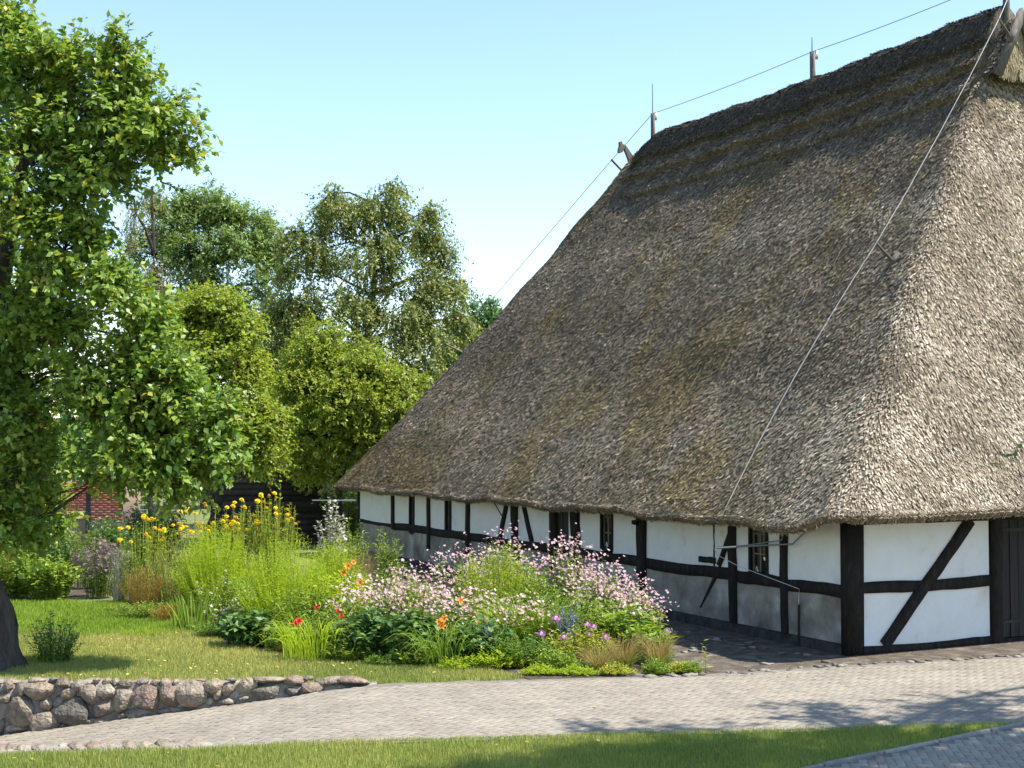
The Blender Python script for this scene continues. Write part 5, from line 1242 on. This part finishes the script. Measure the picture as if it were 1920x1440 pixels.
for px, Y, rx, h, mt, lab in ((1020, 21.0, .35, .14, 'p_lime', 'flat yellow green stonecrop patch at the bare soil'), (1080, 20.95, .35, .16, 'p_lime', 'flat yellow green stonecrop patch below the low fescue'), (1150, 20.95, .35, .17, 'p_yel', 'yellowish stonecrop patch below the middle fescue'), (1230, 21.0, .26, .26, 'p_mid', 'dark green cushion plant at the kerb below the right fescue'), (1275, 21.15, .25, .16, 'p_yel', 'yellowish stonecrop patch between two green cushions'), (1298, 21.0, .17, .18, 'p_mid', 'small green cushion plant at the very end of the bed'), (860, 21.4, .35, .20, 'p_lime', 'yellow green low leaves under the orange daylily'), (720, 21.95, .3, .22, 'p_green', 'low green leaves in front of the dark anemone base')):
    leafy('stonecrop', lab, 'plant', px + random.uniform(-8, 8), Y + random.uniform(-.05, .12), rx * random.uniform(.7, 1.0), .16, h * random.uniform(.8, 1.25), 150, 9, .05, .6, mt, 'low edging plants', dome=.75, hvar=.65, tilt=.4, sw=.003, rb_=.9)
o = leafy('weed', 'thin lone yellow weed stalk on the path edge past the bed', 'plant', 1322, 21.1, .05, .05, .5, 3, 6, .12, .3, 'p_yel', dome=0, hvar=.5, sw=.004)
# dark bush by the apple trunk
c = gnd(85, 1250); 
leafy('dark_bush', 'small dark bush growing at the foot of the apple trunk', 'bush', Vector((c.x, c.y + .4, 0)), None, .48, .4, .85, 90, 16, .075, .7, 'p_dark', dome=.45, hvar=.4, tilt=.2, sw=.007, stem='p_green')

# ------------------------------------------------------------------ grass
pal('g_dry', [(0, (.085,.105,.026)), (.4, (.13,.145,.038)), (.75, (.19,.18,.055)), (1, (.28,.24,.10))], .3, .6)
pal('g_fresh', [(0, (.055,.115,.012)), (.5, (.10,.185,.018)), (.85, (.155,.235,.028)), (1, (.24,.25,.06))], .3, .6)
pal('g_front', [(0, (.070,.092,.022)), (.45, (.115,.138,.032)), (.8, (.17,.172,.048)), (1, (.26,.22,.09))], .3, .6)
gain(['g_dry', 'g_front'], 2.3); gain(['g_fresh'], 1.8, 1.25)
def grass(name, label, n_, xr, yr, keep, mat, h, w_=.006):
    X = rng.uniform(*xr, n_); Yg = rng.uniform(*yr, n_); k = keep(X, Yg) & (np.abs(X) < Yg * .46 + .8); X, Yg = X[k], Yg[k]; n_ = len(X)
    patch = vnoise(X * 1.1, Yg * 1.1, 3); patch2 = vnoise(X * .45 + 7, Yg * .45, 4)
    hh = h * rng.uniform(.4, 1.2, n_) * (.55 + .8 * patch); th = rng.uniform(0, 2 * math.pi, n_); ln = hh * rng.uniform(.1, .8, n_)
    B = np.stack([X, Yg, np.full(n_, -.03)], 1); sd = np.stack([np.cos(th + 1.57), np.sin(th + 1.57), np.zeros(n_)], 1) * (w_ * rng.uniform(.6, 1.3, n_))[:, None]
    T = B + np.stack([np.cos(th) * ln, np.sin(th) * ln, hh + .03], 1)
    V = np.stack([B - sd, B + sd, T], 1).reshape(-1, 3); F = np.arange(n_)[:, None] * 3 + np.arange(3)[None]
    rr = np.clip(rng.random(n_) * .6 + (patch - .5) * .25 + patch2 * .4, 0, 1)
    o = link(name, mesh_np(name, V, F, M[mat], np.repeat(rr, 3))); return tag(o, label, 'grass', None, 'stuff')
def near_ok(X, Y): return (Y < y_front(X) + .03 + .03 * np.sin(X * 9) - .17 * np.clip((-2.6 - X) / .8, 0, 1)) & ((curb_side(X, Y) < -.05) | (curb_side(X, Y) > SMALL_W + .03 * np.sin(X * 14)))
grass('grass', 'strip of lawn in front of the paved path', 290000, (-8.8, 8.0), (13.4, 17.6), near_ok, 'g_front', .040, .005)
def mid_ok(X, Y): return (Y > y_back(X) + .22 + .08 * np.sin(X * 7)) & ~in_poly(X, Y, BED) & (X < 1.2) & (Y < 25.6 + .25 * np.sin(X * 2) + .3 * np.sin(X * 5))
grass('grass', 'dry lawn between stone wall and flower bed', 210000, (-10, 1.3), (20, 26), mid_ok, 'g_dry', .045)
def back_ok(X, Y): return ~in_poly(X, Y, BED) & (Y > 25.2 + .25 * np.sin(X * 2) + .3 * np.sin(X * 5)) & (Y < 30.2 + .2 * np.sin(X * 3)) & (X < -5)
grass('grass', 'bright fresh green lawn beyond the apple trunk', 130000, (-13.5, -5), (25, 30.6), back_ok, 'g_fresh', .075, .008)
# fallen leaves
pal('fallen', [(0, (.30,.17,.05)), (.5, (.50,.36,.08)), (1, (.62,.52,.22))], .2, .6)
n_ = 150; X = rng.uniform(-8, 6, 4000); Yg = rng.uniform(13.6, 25.5, 4000)
ok = (mid_ok(X, Yg) & (rng.random(4000) < .35)) | (near_ok(X, Yg) & (rng.random(4000) < .06)) | ((Yg > y_front(X) + .1) & (Yg < y_back(X) - .1) & (rng.random(4000) < .02))
X, Yg = X[ok], Yg[ok]; onp = (Yg > y_front(X)) & (Yg < y_back(X))
P = np.stack([X, Yg, np.where(onp, path_z(X) + .012, .02)], 1); n_ = len(X)
V, F, r_ = scatter(LEAF4, P, norm(rdir(n_) * [1, 1, .25]), norm(rdir(n_) * .4 + [0, 0, 1]), .062 * rng.uniform(.5, 1.2, n_), 1.2)
tag(link('fallen_leaves', mesh_np('fallen_leaves', V, F, M['fallen'], r_)), 'yellow and brown fallen leaves scattered on lawn and path', 'leaves', None, 'stuff')

# rubble along the house foot and the path edge
rbuf = Buf(); ico = bmesh.new(); bmesh.ops.create_icosphere(ico, subdivisions=1, radius=1); iv = np.array([tuple(q.co) for q in ico.verts]); ifc = np.array([[q.index for q in f.verts] for f in ico.faces]); ico.free()
for i in range(150):
    if i < 80: q = HP(random.uniform(-.8, 7), -random.uniform(.5, 2.6)); sz = random.uniform(.03, .11)
    else:
        xx = random.uniform(1.6, 9.5); q = Vector((xx, float(y_back(xx)) + random.uniform(-.02, .16), 0)); sz = random.uniform(.03, .09)
    V = iv * rng.uniform(.7, 1.2, (len(iv), 1)) * np.array([sz * random.uniform(.8, 1.8), sz, sz * .35]); a = random.uniform(0, 6.3)
    V = np.stack([V[:, 0] * math.cos(a) - V[:, 1] * math.sin(a) + q.x, V[:, 0] * math.sin(a) + V[:, 1] * math.cos(a) + q.y, V[:, 2] - .005], 1); rbuf.add(V, ifc, random.random())
M['rubble'] = mat_leaf('rubble_stone', [(0, (.09,.075,.06)), (.5, (.16,.138,.11)), (1, (.26,.235,.20))], 0, .9, .2)
tag(link('rubble', rbuf.mesh('rubble', [M['rubble']])), 'small stones lying on the bare earth along the house foot', 'stones', None, 'stuff')
